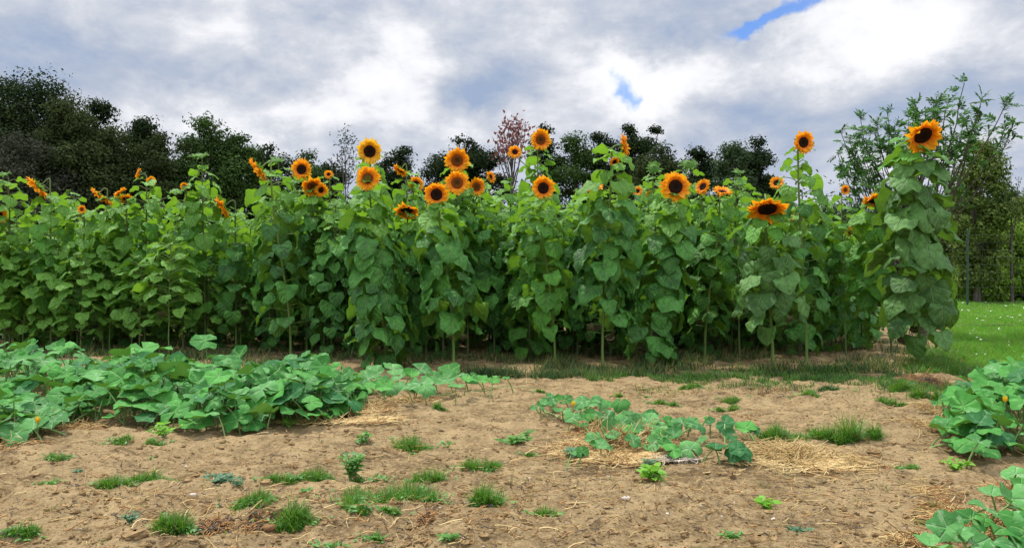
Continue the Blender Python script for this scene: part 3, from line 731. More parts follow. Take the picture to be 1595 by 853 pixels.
# ------------------------------------------------------------------ pumpkin plants
def pumpkin(label, leaves, mats, vines=(), flowers=(), stalk=.2, group=None, name='pumpkin_plant', tilt=.35, toward=.25):
    """leaves: (x, y, z, radius, material index)"""
    L = np.array([l[:4] for l in leaves], float); mi = np.array([l[4] for l in leaves])
    cx, cy = L[:, 0].mean(), L[:, 1].mean()
    base = (cx, cy, float(height(cx, cy)))
    root = empty(name, base, label, 'pumpkin plant', group)
    n = len(L); L[:, 2] += height(L[:, 0], L[:, 1])
    nr = np.stack([R.normal(0, tilt, n), R.normal(-toward, tilt, n), np.ones(n)], -1)
    fb = MB()
    for k in range(len(mats)):
        s_ = mi == k
        if s_.any(): pumpkin_leaves(fb, L[s_, :3], nr[s_], R.uniform(0, 6.28, s_.sum()), L[s_, 3], R.random(s_.sum()), k)
    fb.build('foliage', list(mats), root, base)
    pb = MB()
    off = R.normal(0, .09, (n, 2)); g0 = np.stack([L[:, 0] + off[:, 0], L[:, 1] + off[:, 1] + .04, 0 * L[:, 0]], -1)
    g0[:, 2] = height(g0[:, 0], g0[:, 1]) - .005
    c = L[:, :3] - nrm(nr) * .004
    m1 = hmix(g0, c, .55); m1[:, :2] = hmix(g0, c, .3)[:, :2]
    t = np.linspace(0, 1, 6)[None, :, None]
    PP = (1 - t) ** 2 * g0[:, None] + 2 * t * (1 - t) * m1[:, None] + t ** 2 * c[:, None]
    tubes(pb, PP, np.tile(np.linspace(.008, .005, 6), (n, 1)), 5)
    pb.build('leaf_stalks', 'petiole', root, base)
    if len(vines):
        vb = MB()
        for v in vines:
            v = np.array([gpt(*q) for q in v]); k = 24
            s0 = np.linspace(0, len(v) - 1, k); P = np.stack([np.interp(s0, range(len(v)), v[:, j]) for j in range(3)], -1)
            P[:, 0] += R.normal(0, .008, k); P[:, 2] = height(P[:, 0], P[:, 1]) + .015
            tubes(vb, P[None], np.linspace(.009, .004, k)[None], 5)
        vb.build('vine', 'petiole', root, base)
    for q in flowers:
        x, y, z = q
        z = z + float(height(x, y)); f = MB(); nf = 6; a = np.arange(nf) / nf * 2 * PI
        d = np.stack([np.cos(a) * .7, np.sin(a) * .7, np.ones(nf)], -1)
        small_leaves(f, np.tile([x, y, z], (nf, 1)), d, np.stack([-np.cos(a), -np.sin(a), .7 * np.ones(nf)], -1), np.full(nf, .055), np.full(nf, .035), R.random(nf), 0, -.3)
        tubes(f, np.array([[[x, y, z - .2], [x, y, z - .1], [x, y, z + .01]]]), np.array([[.004, .004, .007]]), 5, 1)
        f.build('flower', ['squash_flower', 'petiole'], root, base)
    return root
def in_poly(x, y, P):
    c = False; j = len(P) - 1
    for i in range(len(P)):
        if (P[i][1] > y) != (P[j][1] > y) and x < (P[j][0] - P[i][0]) * (y - P[i][1]) / (P[j][1] - P[i][1]) + P[i][0]: c = not c
        j = i
    return c
def patch_leaves(poly, n, zmax, rad, mats, gap=.10):
    P = [tuple(gpt(*q)[:2]) for q in poly]
    xs_ = [p[0] for p in P]; ys_ = [p[1] for p in P]; out = []; tries = 0
    cx, cy = np.mean(xs_), np.mean(ys_)
    while len(out) < n and tries < 60000:
        tries += 1
        x, y = R.uniform(min(xs_), max(xs_)), R.uniform(min(ys_), max(ys_))
        if not in_poly(x, y, P): continue
        if any((x - o[0]) ** 2 + (y - o[1]) ** 2 < gap ** 2 for o in out): continue
        # height: lower towards the rim
        e = min(np.hypot(x - a, y - b) for a, b in [(P[i][0] * (1 - t) + P[(i + 1) % len(P)][0] * t, P[i][1] * (1 - t) + P[(i + 1) % len(P)][1] * t) for i in range(len(P)) for t in (0, .25, .5, .75)])
        z = zmax * (.30 + .70 * min(1, e / .45)) * (R.uniform(.75, 1.12) if R.random() < .68 else R.uniform(.3, .7))
        out.append((x, y, max(.1, z), rad * R.uniform(.55, 1.22), int(R.choice(len(mats), p=[.62, .25, .13][:len(mats)] if len(mats) == 3 else None))))
    return out
PM = ['pumpkin', 'pumpkin_pale', 'pumpkin_dark']
PG = 'pumpkin plants in the long patch'
pumpkin('pumpkin plant at the rear left of the long patch, crowded leaves under the young sunflowers', patch_leaves([(-60, 590), (-60, 640), (90, 640), (170, 612), (170, 592), (60, 585)], 140, .45, .14, PM), PM, group=PG)
pumpkin('pumpkin plant with dusty pale leaves at the lower left corner of the patch', patch_leaves([(-60, 640), (-60, 692), (45, 700), (100, 672), (90, 640)], 60, .26, .14, ['pumpkin', 'pumpkin_pale', 'pumpkin_dark']), ['pumpkin_pale', 'pumpkin', 'pumpkin_dark'], group=PG, flowers=[tuple(gpt(58, 690)[:2]) + (.13,)])
pumpkin('pumpkin plant with tall cupped leaves between the corner plant and the mottled one', patch_leaves([(90, 640), (105, 668), (200, 662), (290, 672), (300, 600), (170, 598)], 150, .47, .15, PM), PM, group=PG)
pumpkin('pumpkin plant carrying the one big leaf that stands above all others', patch_leaves([(300, 600), (290, 676), (400, 668), (410, 600)], 110, .46, .15, PM) + [(*gpt(320, 612)[:2], .60, .17, 0)], PM, group=PG)
pumpkin('mottled pumpkin plant near the straw, leaves falling to the soil at its edge', patch_leaves([(410, 600), (400, 668), (500, 658), (552, 645), (565, 606)], 130, .44, .15, PM), PM, group=PG)
def spots_to_leaves(sp, z=.2, jit=.03):
    out = []
    for s_ in sp:
        px, py, r, m_ = s_[:4]; zz_ = (s_[4] if len(s_) > 4 else z) + R.uniform(-jit, jit)
        q = gpt(px, py, zz_); out.append((q[0], q[1], zz_, r, m_))
    return out
pumpkin('runner of pumpkin leaves set out in a flat double line beyond the straw', spots_to_leaves(
    [(566, 583, .14, 0), (581, 577, .15, 1), (575, 598, .13, 0), (612, 574, .155, 1), (609, 592, .14, 1), (655, 575, .16, 1), (655, 592, .16, 1), (700, 573, .15, 0), (694, 590, .15, 1), (735, 585, .11, 0),
     (728, 594, .09, 0), (770, 592, .07, 0), (788, 588, .05, 0), (640, 584, .12, 0), (552, 602, .12, 0), (675, 582, .12, 0), (720, 580, .11, 1), (630, 600, .10, 1), (590, 586, .13, 0), (625, 583, .13, 1), (685, 583, .13, 0), (665, 600, .11, 1), (645, 598, .11, 0), (600, 602, .11, 0), (575, 588, .13, 1), (750, 592, .09, 0), (710, 598, .09, 1), (560, 595, .12, 1)], .17), ['pumpkin', 'pumpkin_pale'],
    vines=[[(560, 622), (640, 618), (700, 612), (760, 606), (830, 603)]], group=None, tilt=.22, toward=.5)
z3 = lambda zx, zy: (780 + zx / 3.467, 570 + zy / 3.467)
mid_a = [(235, 200, .10), (285, 190, .09), (345, 180, .11), (440, 205, .12), (540, 200, .12), (645, 198, .13), (330, 230, .11), (395, 278, .12), (490, 262, .12), (470, 215, .08), (180, 215, .05), (445, 300, .07)]
mid_b = [(570, 272, .13), (605, 330, .12), (600, 355, .09), (690, 345, .12), (740, 300, .13), (800, 272, .12), (660, 290, .11), (700, 265, .10), (500, 372, .09), (740, 243, .09), (540, 395, .08), (440, 425, .07), (725, 325, .10), (860, 300, .10), (640, 315, .10)]
mid_c = [(820, 390, .10), (860, 350, .10), (935, 350, .09), (930, 415, .11), (1025, 405, .12), (910, 280, .10), (980, 285, .12), (880, 375, .08)]
mid_d = [(1060, 305, .115), (1210, 305, .105), (1325, 330, .12), (1160, 420, .12), (1285, 430, .135), (1130, 300, .07), (1240, 350, .08)]
mk = lambda L, z, m_: spots_to_leaves(z=z * .62, sp=[(*z3(a, b), r * .84, m_[i % len(m_)]) for i, (a, b, r) in enumerate(L + [(a + R.normal(0, 38), b + R.normal(0, 20), r * R.uniform(.5, .8)) for a, b, r in L])])
pumpkin('far arm of the small pumpkin patch with jagged frosted leaves and one yellow bloom', mk(mid_a, .17, [1, 1, 0]), ['pumpkin', 'pumpkin_pale'], flowers=[tuple(gpt(893, 650)[:2]) + (.12,)], vines=[[(845, 640), (900, 660), (960, 680)]], tilt=.3, toward=.6)
pumpkin('silvery pumpkin plant bedded on golden straw in mid-field', mk(mid_b, .19, [1, 1, 1, 0]), ['pumpkin', 'pumpkin_pale'], tilt=.3, toward=.65)
pumpkin('pumpkin plant with rounded grey-green leaves beside the grey dead vine', mk(mid_c, .17, [1, 0]), ['pumpkin', 'pumpkin_pale'], tilt=.35, toward=.6)
pumpkin('end of the small pumpkin patch with five big dark round leaves facing the viewer', mk(mid_d, .18, [0, 0, 1, 0, 0]), ['pumpkin_dark', 'pumpkin'], tilt=.3, toward=.7)
pumpkin('large pumpkin plant with fresh green leaves spreading from the lawn edge', patch_leaves([(1475, 700), (1462, 668), (1475, 640), (1520, 622), (1700, 615), (1700, 700), (1590, 712), (1520, 735)], 180, .44, .14, PM, .09), PM, flowers=[tuple(gpt(1566, 690)[:2]) + (.33,)])
z4 = lambda zx, zy: (1130 + zx / 2.912, 560 + zy / 2.912)
rb = [(1320, 495, .12), (1210, 582, .10), (1345, 575, .11), (1190, 650, .12), (1300, 632, .13), (1120, 698, .11), (1345, 655, .11), (1010, 748, .12), (1270, 762, .13), (1130, 808, .12), (940, 830, .12), (1340, 705, .12),
      (1390, 620, .14), (1400, 740, .13), (1380, 800, .13), (1060, 770, .08), (1440, 680, .14), (1450, 560, .13), (1240, 850, .12), (1330, 850, .12), (1180, 700, .07)]
pumpkin('nearest pumpkin plant, open pale leaves on thin stalks over brown straw', spots_to_leaves([(*z4(a, b), r * .8, [1, 1, 0][i % 3]) for i, (a, b, r) in enumerate(rb)], .17), ['pumpkin', 'pumpkin_pale'], tilt=.28, toward=.3, vines=[[(1470, 835), (1540, 815), (1620, 790)]])

# ------------------------------------------------------------------ grass tufts and weeds, each a thing
def tuft(px, py, wpx, hpx, label, mat='grass', n=None, depth=.45, name='grass_tuft', curl=1.0, dry=.08):
    g = gpt(px, py); Y = g[1]; wd = wpx / F * Y; hh = hpx / F * Y * 1.05
    n = int(n or np.clip(wpx * 18, 60, 2000)); q_ = max(2, int(wpx / 9)); ca_ = R.uniform(-.5, .5, q_) * wd; cb_ = R.normal(0, .30, q_) * wd * depth
    kq = R.integers(0, q_, n); ra = ca_[kq] + R.normal(0, .09, n) * wd; rb_ = cb_[kq] + R.normal(0, .09, n) * wd; hq = R.uniform(.45, 1.25, q_)[kq]
    base = np.stack([g[0] + ra, Y + rb_, 0 * ra], -1); base[:, 2] = height(base[:, 0], base[:, 1]) - .008
    mb = MB(); hs = hh * hq * R.uniform(.35, 1.2, n) * (1 - .35 * np.minimum(1, np.abs(ra) / (wd * .5)))
    az = np.arctan2(rb_ - cb_[kq] + R.normal(0, wd * .2, n), ra - ca_[kq] + R.normal(0, wd * .2, n))
    isd = R.random(n) < dry
    for s_, k in ((~isd, 0), (isd, 1)):
        if s_.any(): blades(mb, base[s_], hs[s_] * 1.3, R.uniform(.003, .008, s_.sum()) * max(1, Y / 6), az[s_], np.abs(R.normal(.25, .5, s_.sum())), R.uniform(.0, 2.0, s_.sum()) * curl, R.random(s_.sum()), k, 4)
    nl = int(wpx * 1.3); bl = np.stack([g[0] + R.normal(0, .34, nl) * wd, Y + R.normal(0, .3, nl) * wd * depth, np.zeros(nl)], -1); bl[:, 2] = height(bl[:, 0], bl[:, 1]) + R.random(nl) * hh * .3
    dl = np.stack([R.normal(0, 1, nl), R.normal(0, 1, nl), R.uniform(0, .6, nl)], -1); small_leaves(mb, bl, dl, np.tile([0, -.3, 1.0], (nl, 1)), R.uniform(.02, .05, nl), R.uniform(.008, .022, nl), R.random(nl), 2, .3)
    o = mb.build(name, [mat, 'grass_dry', 'weed'], None, (g[0], Y, float(height(g[0], Y))))
    return tag(o, label, 'grass tuft', 'grass tufts on the bare soil')
T = [
 (642, 689, 66, 18, 'dense dark green grass cushion due left of the dandelion-like rosette', 'grass'),
 (742, 723, 62, 16, 'low grass tuft mid-field between the dense cushion and the straw', 'grass'),
 (606, 783, 125, 24, 'widest grass tuft on the soil, a long green hump', 'grass'),
 (662, 752, 52, 22, 'airy grass tuft rising behind the widest one', 'grass'),
 (440, 748, 52, 16, 'left half of the twin grass tufts beside the upright leafy weed', 'grass'),
 (486, 746, 54, 20, 'right half of the twin grass tufts beside the upright leafy weed', 'grass'),
 (575, 745, 45, 12, 'low grass between the upright leafy weed and the airy tuft', 'grass'),
 (756, 790, 48, 28, 'spiky grass tuft right of the widest one', 'grass'),
 (851, 802, 40, 18, 'small round grass tuft with a single dead blade curling over it', 'grass'),
 (178, 755, 52, 16, 'grass tuft at the pale end of a short grassy ridge', 'grass'),
 (238, 745, 58, 16, 'grass tuft over the dark hollow of a short grassy ridge', 'grass'),
 (278, 836, 64, 22, 'coarse grass tuft at the bottom edge, leaning right', 'grass'),
 (455, 822, 66, 32, 'tall loose grass tuft beside the rusty clod', 'grass'),
 (400, 798, 62, 18, 'grass growing along the top of the crumbling mound', 'grass'),
 (32, 833, 46, 14, 'flat weedy tuft in the lower left corner', 'grass'),
 (92, 716, 34, 11, 'short tuft below the dusty corner pumpkin leaves', 'grass'),
 (76, 755, 34, 9, 'tiny flat tuft alone near the left edge', 'grass'),
 (178, 692, 40, 11, 'pale tuft under the gap in the pumpkin leaves', 'grass'),
 (245, 693, 34, 10, 'yellow-green tuft close under the pumpkin leaves', 'grass'),
 (556, 807, 38, 11, 'thin tuft below the left end of the widest one', 'grass'),
 (612, 807, 30, 10, 'thin tuft with straw below the middle of the widest one', 'grass'),
 (676, 790, 24, 14, 'wispy tuft off the right end of the widest one', 'grass'),
 (576, 842, 30, 12, 'sparse crossing blades at the bottom, mid left', 'grass'),
 (518, 853, 44, 9, 'tuft cut by the bottom edge of the view', 'grass'),
 (1205, 680, 60, 18, 'dense grass at the tip of the small pumpkin patch', 'grass'),
 (1262, 680, 62, 24, 'middle of the grassy strip leading from the small pumpkin patch', 'grass'),
 (1318, 685, 46, 38, 'tallest spray of grass at the end of the grassy strip', 'grass'),
 (1350, 683, 42, 24, 'low grass just beyond the tallest spray', 'grass'),
 (1305, 611, 50, 14, 'dark tuft close before the row, right of the stout sunflower', 'grass_dark'),
 (1410, 611, 42, 16, 'dark round tuft in front of the tallest sunflower', 'grass'),
 (1450, 622, 40, 20, 'tuft between the lawn edge and a wisp of straw', 'grass'),
 (1388, 629, 42, 10, 'flat tuft below the dark round one', 'grass'),
 (1250, 620, 34, 12, 'small tuft before the slim tall sunflower', 'grass'),
 (1083, 603, 44, 10, 'small bright tuft at the grass fringe before the pale-stemmed sunflower', 'grass'),
 (1133, 622, 32, 9, 'small tuft in a loose trio of tufts on open soil', 'grass'),
 (1118, 635, 22, 8, 'lower left tuft of the loose trio on open soil', 'grass'),
 (1145, 633, 22, 11, 'lower right tuft of the loose trio on open soil', 'grass'),
 (1020, 625, 34, 8, 'flat tuft beyond the small pumpkin patch', 'grass'),
 (1052, 627, 16, 9, 'tiny tuft right of the flat one beyond the small pumpkin patch', 'grass'),
 (962, 613, 20, 8, 'tiny tuft before the sunflower turned sideways', 'grass'),
 (1012, 613, 16, 7, 'tiny tuft before the large round face', 'grass'),
 (838, 613, 18, 7, 'tiny tuft past the tip of the pumpkin runner', 'grass'),
 (684, 638, 20, 9, 'tiny tuft below the pumpkin runner', 'grass'),
 (1458, 790, 30, 20, 'half-dry grass beside the nearest pumpkin plant', 'grass_dry'),
 (1445, 806, 28, 9, 'low green sprig left of the nearest pumpkin plant', 'grass'),
 (1412, 722, 30, 10, 'thin sprigs on the bare soil left of the large pumpkin plant', 'grass'),
 (1142, 836, 24, 8, 'tiny sprig low on the soil, bottom right of centre', 'grass'),
 (822, 702, 24, 6, 'faint grass below the dandelion-like rosette', 'grass'),
 (643, 700, 12, 5, 'tiny sprig under the dense cushion', 'grass')]
for a in T: tuft(a[0], a[1], a[2], a[3], a[4], a[5])
def wisp(px, py, hpx, label, n=3, mat='grass_dry', lean=.3):
    g = gpt(px, py); base = np.stack([g[0] + R.normal(0, .012, n), g[1] + R.normal(0, .012, n), np.zeros(n)], -1); base[:, 2] = height(base[:, 0], base[:, 1]) - .004
    mb = MB(); blades(mb, base, np.full(n, hpx / F * g[1] * 1.1) * R.uniform(.7, 1.1, n), np.full(n, .009), R.uniform(-.6, .6, n), np.full(n, .1), R.uniform(lean * .5, lean * 1.6, n), R.random(n), 0, 5)
    tag(mb.build('grass_wisp', mat, None, tuple(base[0])), label, 'grass', 'single upright grass blades')
wisp(793, 762, 26, 'two upright straw-green blades standing apart in the middle of the soil', 2)
wisp(820, 785, 30, 'tall dead blade bending over the small round tuft', 2, lean=1.2)
wisp(344, 792, 26, 'lone green blade left of the crumbling mound', 2, 'grass')
wisp(1200, 838, 12, 'bleached short stalk on the soil near the bottom', 1)
wisp(1335, 780, 20, 'bleached upright straw stalk on the open soil', 1)

def weed(px, py, wpx, hpx, label, mat='weed', stems=6, nl=9, leaf=.05, rosette=False, name='broadleaf_weed', asp=.5):
    g = gpt(px, py); Y = g[1]; wd = wpx / F * Y; hh = hpx / F * Y
    z0 = float(height(g[0], Y)); root = empty(name, (g[0], Y, z0), label, 'weed', 'broad-leaved weeds on the bare soil')
    org = (g[0], Y, z0); b0 = np.array([g[0], Y, z0 - .005])
    fb = MB(); sb = MB()
    for s_ in range(stems):
        a = R.uniform(0, 2 * PI); out = R.uniform(.3, 1) * wd * .5
        tip = b0 + np.array([math.cos(a) * out, math.sin(a) * out * .7, hh * (R.uniform(.15, .4) if rosette else R.uniform(.6, 1.0))])
        P = bez(b0, b0 + (tip - b0) * .3 + np.array([0, 0, hh * .25]), hmix(b0, tip, .7) + np.array([0, 0, hh * .15]), tip, 7)
        tubes(sb, P[None], np.linspace(.0045, .002, 7)[None], 4)
        tt = np.linspace(.2, 1, nl); bp = np.stack([np.interp(tt, np.linspace(0, 1, 7), P[:, j]) for j in range(3)], -1)
        la = np.arange(nl) * 2.4 + R.uniform(0, 6)
        d = np.stack([np.cos(la), np.sin(la), R.uniform(.1, .9, nl)], -1)
        ln = leaf * R.uniform(.6, 1.2, nl)
        small_leaves(fb, bp, d, np.tile([0, -.3, 1.0], (nl, 1)) + R.normal(0, .3, (nl, 3)), ln, ln * asp, R.random(nl), 0, .3)
    sb.build('stems', 'petiole', root, org)
    fb.build('foliage', mat, root, org)
weed(545, 745, 42, 42, 'bright upright leafy weed with many small oval leaves, tallest on the soil', 'weed', 12, 12, .055)
weed(340, 750, 76, 20, 'grey-green clover-like weed patch on the left half of the soil', 'weed_grey', 34, 7, .04, True, asp=.8)
weed(564, 688, 24, 18, 'small dark broad-leaved weed above the upright leafy one', 'weed', 7, 4, .07)
weed(697, 688, 14, 12, 'tiny weed seedling right of the dense grass cushion', 'weed', 4, 4, .05)
weed(800, 689, 46, 16, 'flat dandelion-like rosette in mid-field', 'weed', 12, 4, .09, True, asp=.35)
weed(822, 680, 16, 14, 'small sprig sprouting behind the flat rosette', 'weed', 4, 4, .06)
weed(898, 710, 34, 22, 'dark seedling at the front of the golden straw', 'weed_grey', 8, 4, .085, asp=.85)
weed(1008, 727, 28, 20, 'feathery grey-green weed directly behind the bright lettuce-like one', 'weed_grey', 9, 7, .04)
weed(1016, 746, 34, 24, 'bright lettuce-like weed standing before the small pumpkin patch', 'weed_bright', 9, 4, .10, asp=.45)
weed(1196, 784, 20, 16, 'single bright green seedling alone on the right half of the soil', 'weed_bright', 5, 3, .06, asp=.9)
weed(1242, 816, 56, 14, 'low creeping dark weed near the bottom right', 'weed_grey', 14, 5, .04, True)
weed(202, 832, 28, 14, 'small pale grey weed near the bottom left', 'weed_grey', 8, 6, .035)
weed(118, 736, 20, 7, 'faint flattened weed on the left soil', 'weed_grey', 6, 4, .035, True)
weed(255, 686, 62, 20, 'yellow-green shoots hanging out from under the pumpkin leaves', 'weed_bright', 10, 6, .055)
weed(450, 660, 40, 14, 'bright trailing shoot at the foot of the mottled pumpkin plant', 'weed_bright', 7, 5, .05)
weed(1490, 728, 50, 16, 'light green shoots creeping from the large pumpkin plant', 'weed_bright', 9, 5, .06)
weed(233, 718, 12, 8, 'tiny seedling under the yellow-green shoots', 'weed', 4, 3, .03)
weed(372, 757, 20, 10, 'sprig at the right foot of the clover-like patch', 'weed_grey', 6, 5, .035)
weed(478, 772, 16, 8, 'lone low sprig under the twin grass tufts', 'weed', 5, 4, .04)
weed(700, 853, 34, 12, 'little weed cut by the bottom edge at the middle', 'weed', 8, 5, .04)
weed(1160, 706, 22, 8, 'weedy sprig under the big dark pumpkin leaves', 'weed', 6, 4, .04)

# ------------------------------------------------------------------ grass nobody could count
def grass_field(name, label, n, sampler, h, wd, mats, dry=.1, curl=(.2, 1.3)):
    x, y = sampler(n); n = len(x); base = np.stack([x, y, height(x, y) - .005], -1); mb = MB()
    k = R.random(n) < dry; sc = np.maximum(1, y / 10); h = h * (.5 + 1.0 * vnoise(x * 3, y * 3, 77)); rn_ = np.clip(.65 * vnoise(x * .8, y * .8, 78) + .5 * R.random(n) - .05, 0, 1)
    for s_, i in ((~k, 0), (k, 1)):
        m_ = s_.sum()
        if m_: blades(mb, base[s_], R.uniform(.5, 1.2, m_) * h[s_], R.uniform(.7, 1.3, m_) * wd * sc[s_], R.uniform(0, 6.28, m_), R.uniform(0, .7, m_), R.uniform(*curl, m_), rn_[s_], i, 3)
    return tag(mb.build(name, mats), label, 'grass', kind='stuff')
def samp_strip(n):
    px = R.uniform(830, 1520, n); py = R.normal(0, 1, n)
    c_ = np.interp(px, [830, 900, 1100, 1300, 1520], [580, 588, 588, 590, 598])
    py = c_ + py * np.interp(px, [830, 900, 1300, 1520], [5, 8, 9, 10])
    Y = CH * F / (py - HZ); X = (px - CX) / F * Y
    keep = (vnoise(X * 1.8, Y * 2.6, 21) + .5 * vnoise(X * 7, Y * 7, 22)) > .78
    return X[keep], Y[keep]
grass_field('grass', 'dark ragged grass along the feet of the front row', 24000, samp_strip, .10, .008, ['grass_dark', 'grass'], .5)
def samp_a(n):
    X = np.concatenate([R.normal(gpt(865, 583)[0], .16, n // 2), R.normal(gpt(765, 583)[0], .22, n // 2)]); Y = np.concatenate([R.normal(gpt(0, 583)[1], .1, n // 2), R.normal(gpt(0, 581)[1], .1, n // 2)])
    return X, Y
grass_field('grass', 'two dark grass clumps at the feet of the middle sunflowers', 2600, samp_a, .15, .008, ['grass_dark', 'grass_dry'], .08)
def samp_b(n):
    px = R.uniform(-40, 1450, n); py = R.uniform(520, 585, n); Y = CH * F / (py - HZ); X = (px - CX) / F * Y
    k = (vnoise(X * 1.3, Y * 1.7, 31) + .3 * vnoise(X * 6, Y * 6, 32)) > .72
    return X[k], Y[k]
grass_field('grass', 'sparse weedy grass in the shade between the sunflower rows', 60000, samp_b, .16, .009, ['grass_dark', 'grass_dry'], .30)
def samp_lawn(n):
    t = R.random(n) ** .8; Y = 1 / (1 / 10.6 * (1 - t) + 1 / 44 * t); e = LAWN_EDGE(Y)
    X = e + R.random(n) ** 1.1 * (Y * 1.0 - e + 1.0) + R.normal(0, .12, n)
    k = X < Y * 1.0 + .6
    return X[k], Y[k]
grass_field('grass', 'bright green uncut grass of the lawn beside the field', 110000, samp_lawn, .13, .008, ['grass_lawn', 'grass_dry'], .06)
def samp_edge(n):
    Y = R.uniform(10.2, 13.5, n); X = LAWN_EDGE(Y) + R.normal(-.15, .22, n); return X, Y
grass_field('grass', 'mixed grass fringe where the lawn meets the soil', 6000, samp_edge, .15, .009, ['grass', 'grass_dry'], .15)
def samp_c(n):
    q_ = n // 9; t = R.random(q_); Y = 1 / (1 / 3.6 * (1 - t) + 1 / 10.2 * t); X = R.uniform(-.7, .62, q_) * Y
    X = np.repeat(X, 9) + R.normal(0, .018, q_ * 9); Y = np.repeat(Y, 9) + R.normal(0, .018, q_ * 9)
    k = vnoise(X * .9, Y * .9, 51) > .5
    return X[k], Y[k]
grass_field('grass', 'scattered tiny green sprouts over the soil', 2600, samp_c, .028, .005, ['grass', 'grass_dry'], .4)
# white flowers at the far side of the lawn
n = 1500; Y = R.uniform(38, 43.5, n); X = R.uniform(15, 36, n); mb = MB(); b_ = np.stack([X, Y, height(X, Y)], -1)
hh = R.uniform(.35, .9, n); blades(mb, b_, hh, np.full(n, .05), R.uniform(0, 6, n), R.uniform(0, .2, n), R.uniform(0, .3, n), R.random(n), 1, 2)
for k in range(3):
    small_leaves(mb, b_ + np.stack([0 * X, 0 * X, hh * .95], -1) + R.normal(0, .06, (n, 3)), R.normal(0, 1, (n, 3)) * [1, 1, .2], np.tile([0, -.4, 1.0], (n, 1)), np.full(n, .085), np.full(n, .07), R.random(n), 0)
tag(mb.build('wild_flowers', ['flower_white', 'grass_lawn']), 'band of white-topped wild flowers along the far edge of the lawn', 'wild flowers', kind='stuff')
n = 230; t_ = R.random(n); Y = 1 / (1 / 12. * (1 - t_) + 1 / 35. * t_); X = LAWN_EDGE(Y) + .3 + R.random(n) * 12; mb = MB(); z_ = height(X, Y)
for k in range(2): small_leaves(mb, np.stack([X, Y, z_ + .12], -1) + R.normal(0, .01, (n, 3)), R.normal(0, 1, (n, 3)) * [1, 1, .3], np.tile([0, -.4, 1.0], (n, 1)), np.full(n, .026) * Y / 14, np.full(n, .022) * Y / 14, R.random(n))
tag(mb.build('clover_flowers', 'flower_white'), 'white clover heads dotted over the lawn', 'clover', kind='stuff')

# ------------------------------------------------------------------ straw, clods, pebbles
def straw(name, label, spots, mats=('straw', 'straw_brown'), pb=.2, lmul=1.0, cat='straw'):
    mb = MB()
    for px, py, rx, ry, n, h in spots:
        g = gpt(px, py); sc = g[1] / F
        r1 = R.normal(0, .42, n) * rx * sc; r2 = R.normal(0, .42, n) * ry * g[1] ** 2 / (F * CH)
        x, y = g[0] + r1, g[1] + r2; fall = np.exp(-(r1 / (rx * sc)) ** 2 * 2 - (r2 / (ry * g[1] ** 2 / (F * CH))) ** 2 * 2)
        z = height(x, y) + .006 + R.random(n) * h * fall
        a = R.uniform(0, PI, n); ln = R.uniform(.06, .24, n) * lmul; b_ = R.normal(0, .10, n) * ln * (1 + 2 * fall)
        t = np.linspace(-.5, .5, 5)[None, :]
        cv = R.normal(0, .09, n)[:, None] * ln[:, None]
        P = np.stack([x[:, None] + np.cos(a)[:, None] * t * ln[:, None] - np.sin(a)[:, None] * cv * (4 * t * t), y[:, None] + np.sin(a)[:, None] * t * ln[:, None] + np.cos(a)[:, None] * cv * (4 * t * t),
                      np.maximum(z[:, None] + b_[:, None] * t * 2 + .01 * (1 - 4 * t * t), 0)], -1)
        P[..., 2] = np.maximum(P[..., 2], height(P[..., 0], P[..., 1]) + .003)
        k = R.random(n) < pb
        for s_, i in ((~k, 0), (k, 1)):
            if s_.any(): tubes(mb, P[s_], np.tile(R.uniform(.0020, .0036, s_.sum())[:, None], (1, 5)), 3, i, R.random(s_.sum()))
    return tag(mb.build(name, list(mats)), label, cat, kind='stuff')
straw('straw', 'golden straw bedding under the small pumpkin patch', [(960, 692, 62, 20, 1500, .10), (930, 676, 45, 14, 420, .08), (900, 700, 70, 20, 260, .01), (1020, 700, 60, 14, 300, .03), (1000, 680, 60, 14, 420, .08), (960, 712, 70, 14, 260, .01)], pb=.35)
straw('straw', 'flattened pale straw right of the small pumpkin patch', [(1225, 706, 80, 22, 520, .03), (1270, 716, 110, 24, 420, .01)], pb=.12)
straw('straw', 'wisp of straw between the large pumpkin plant and the row', [(1458, 642, 24, 12, 130, .04), (1440, 668, 40, 14, 70, .01)])
straw('straw', 'brown straw mulch under the nearest pumpkin plant', [(1540, 822, 80, 30, 900, .05), (1480, 800, 40, 22, 160, .03), (1450, 765, 40, 16, 60, .01), (1420, 840, 50, 12, 60, .01), (1600, 780, 50, 30, 300, .04)], pb=.5)
straw('straw', 'straw spilling from the end of the long pumpkin patch', [(585, 636, 36, 9, 260, .06), (590, 652, 50, 7, 170, .02), (520, 656, 90, 5, 190, .01), (640, 622, 60, 8, 160, .02)], pb=.3)
straw('straw', 'brown straw below the dusty corner pumpkin leaves', [(62, 672, 40, 9, 220, .04), (120, 668, 60, 10, 160, .02), (20, 700, 40, 8, 60, .01)], pb=.6)
straw('straw', 'stray straw stalks lying about the bare soil', [(px, py, 260, 90, 120, .0) for px, py in ((200, 760), (600, 700), (900, 760), (1250, 780), (700, 820), (1100, 650), (350, 820), (1350, 660))] +
      [(px, py, 200, 20, 140, .0) for px, py in ((500, 600), (1000, 605), (1300, 570), (700, 575))], pb=.45, lmul=.55)
straw('plant_litter', 'dark bits of stalk and dead leaf lying on the soil', [(px, py, 300, 110, 150, .0) for px, py in ((200, 760), (600, 700), (900, 760), (1250, 780), (700, 820), (1100, 650), (350, 820), (1350, 660))] + [(px, 560, 260, 26, 500, .01) for px in (100, 500, 900, 1300)], ('straw_brown', 'bark'), .6, .28, 'plant litter')
straw('dead_vine', 'grey tangled dead vine in front of the small pumpkin patch', [(1050, 712, 34, 9, 170, .03)], ('stone', 'bark'), .5, .8, 'dead vine')
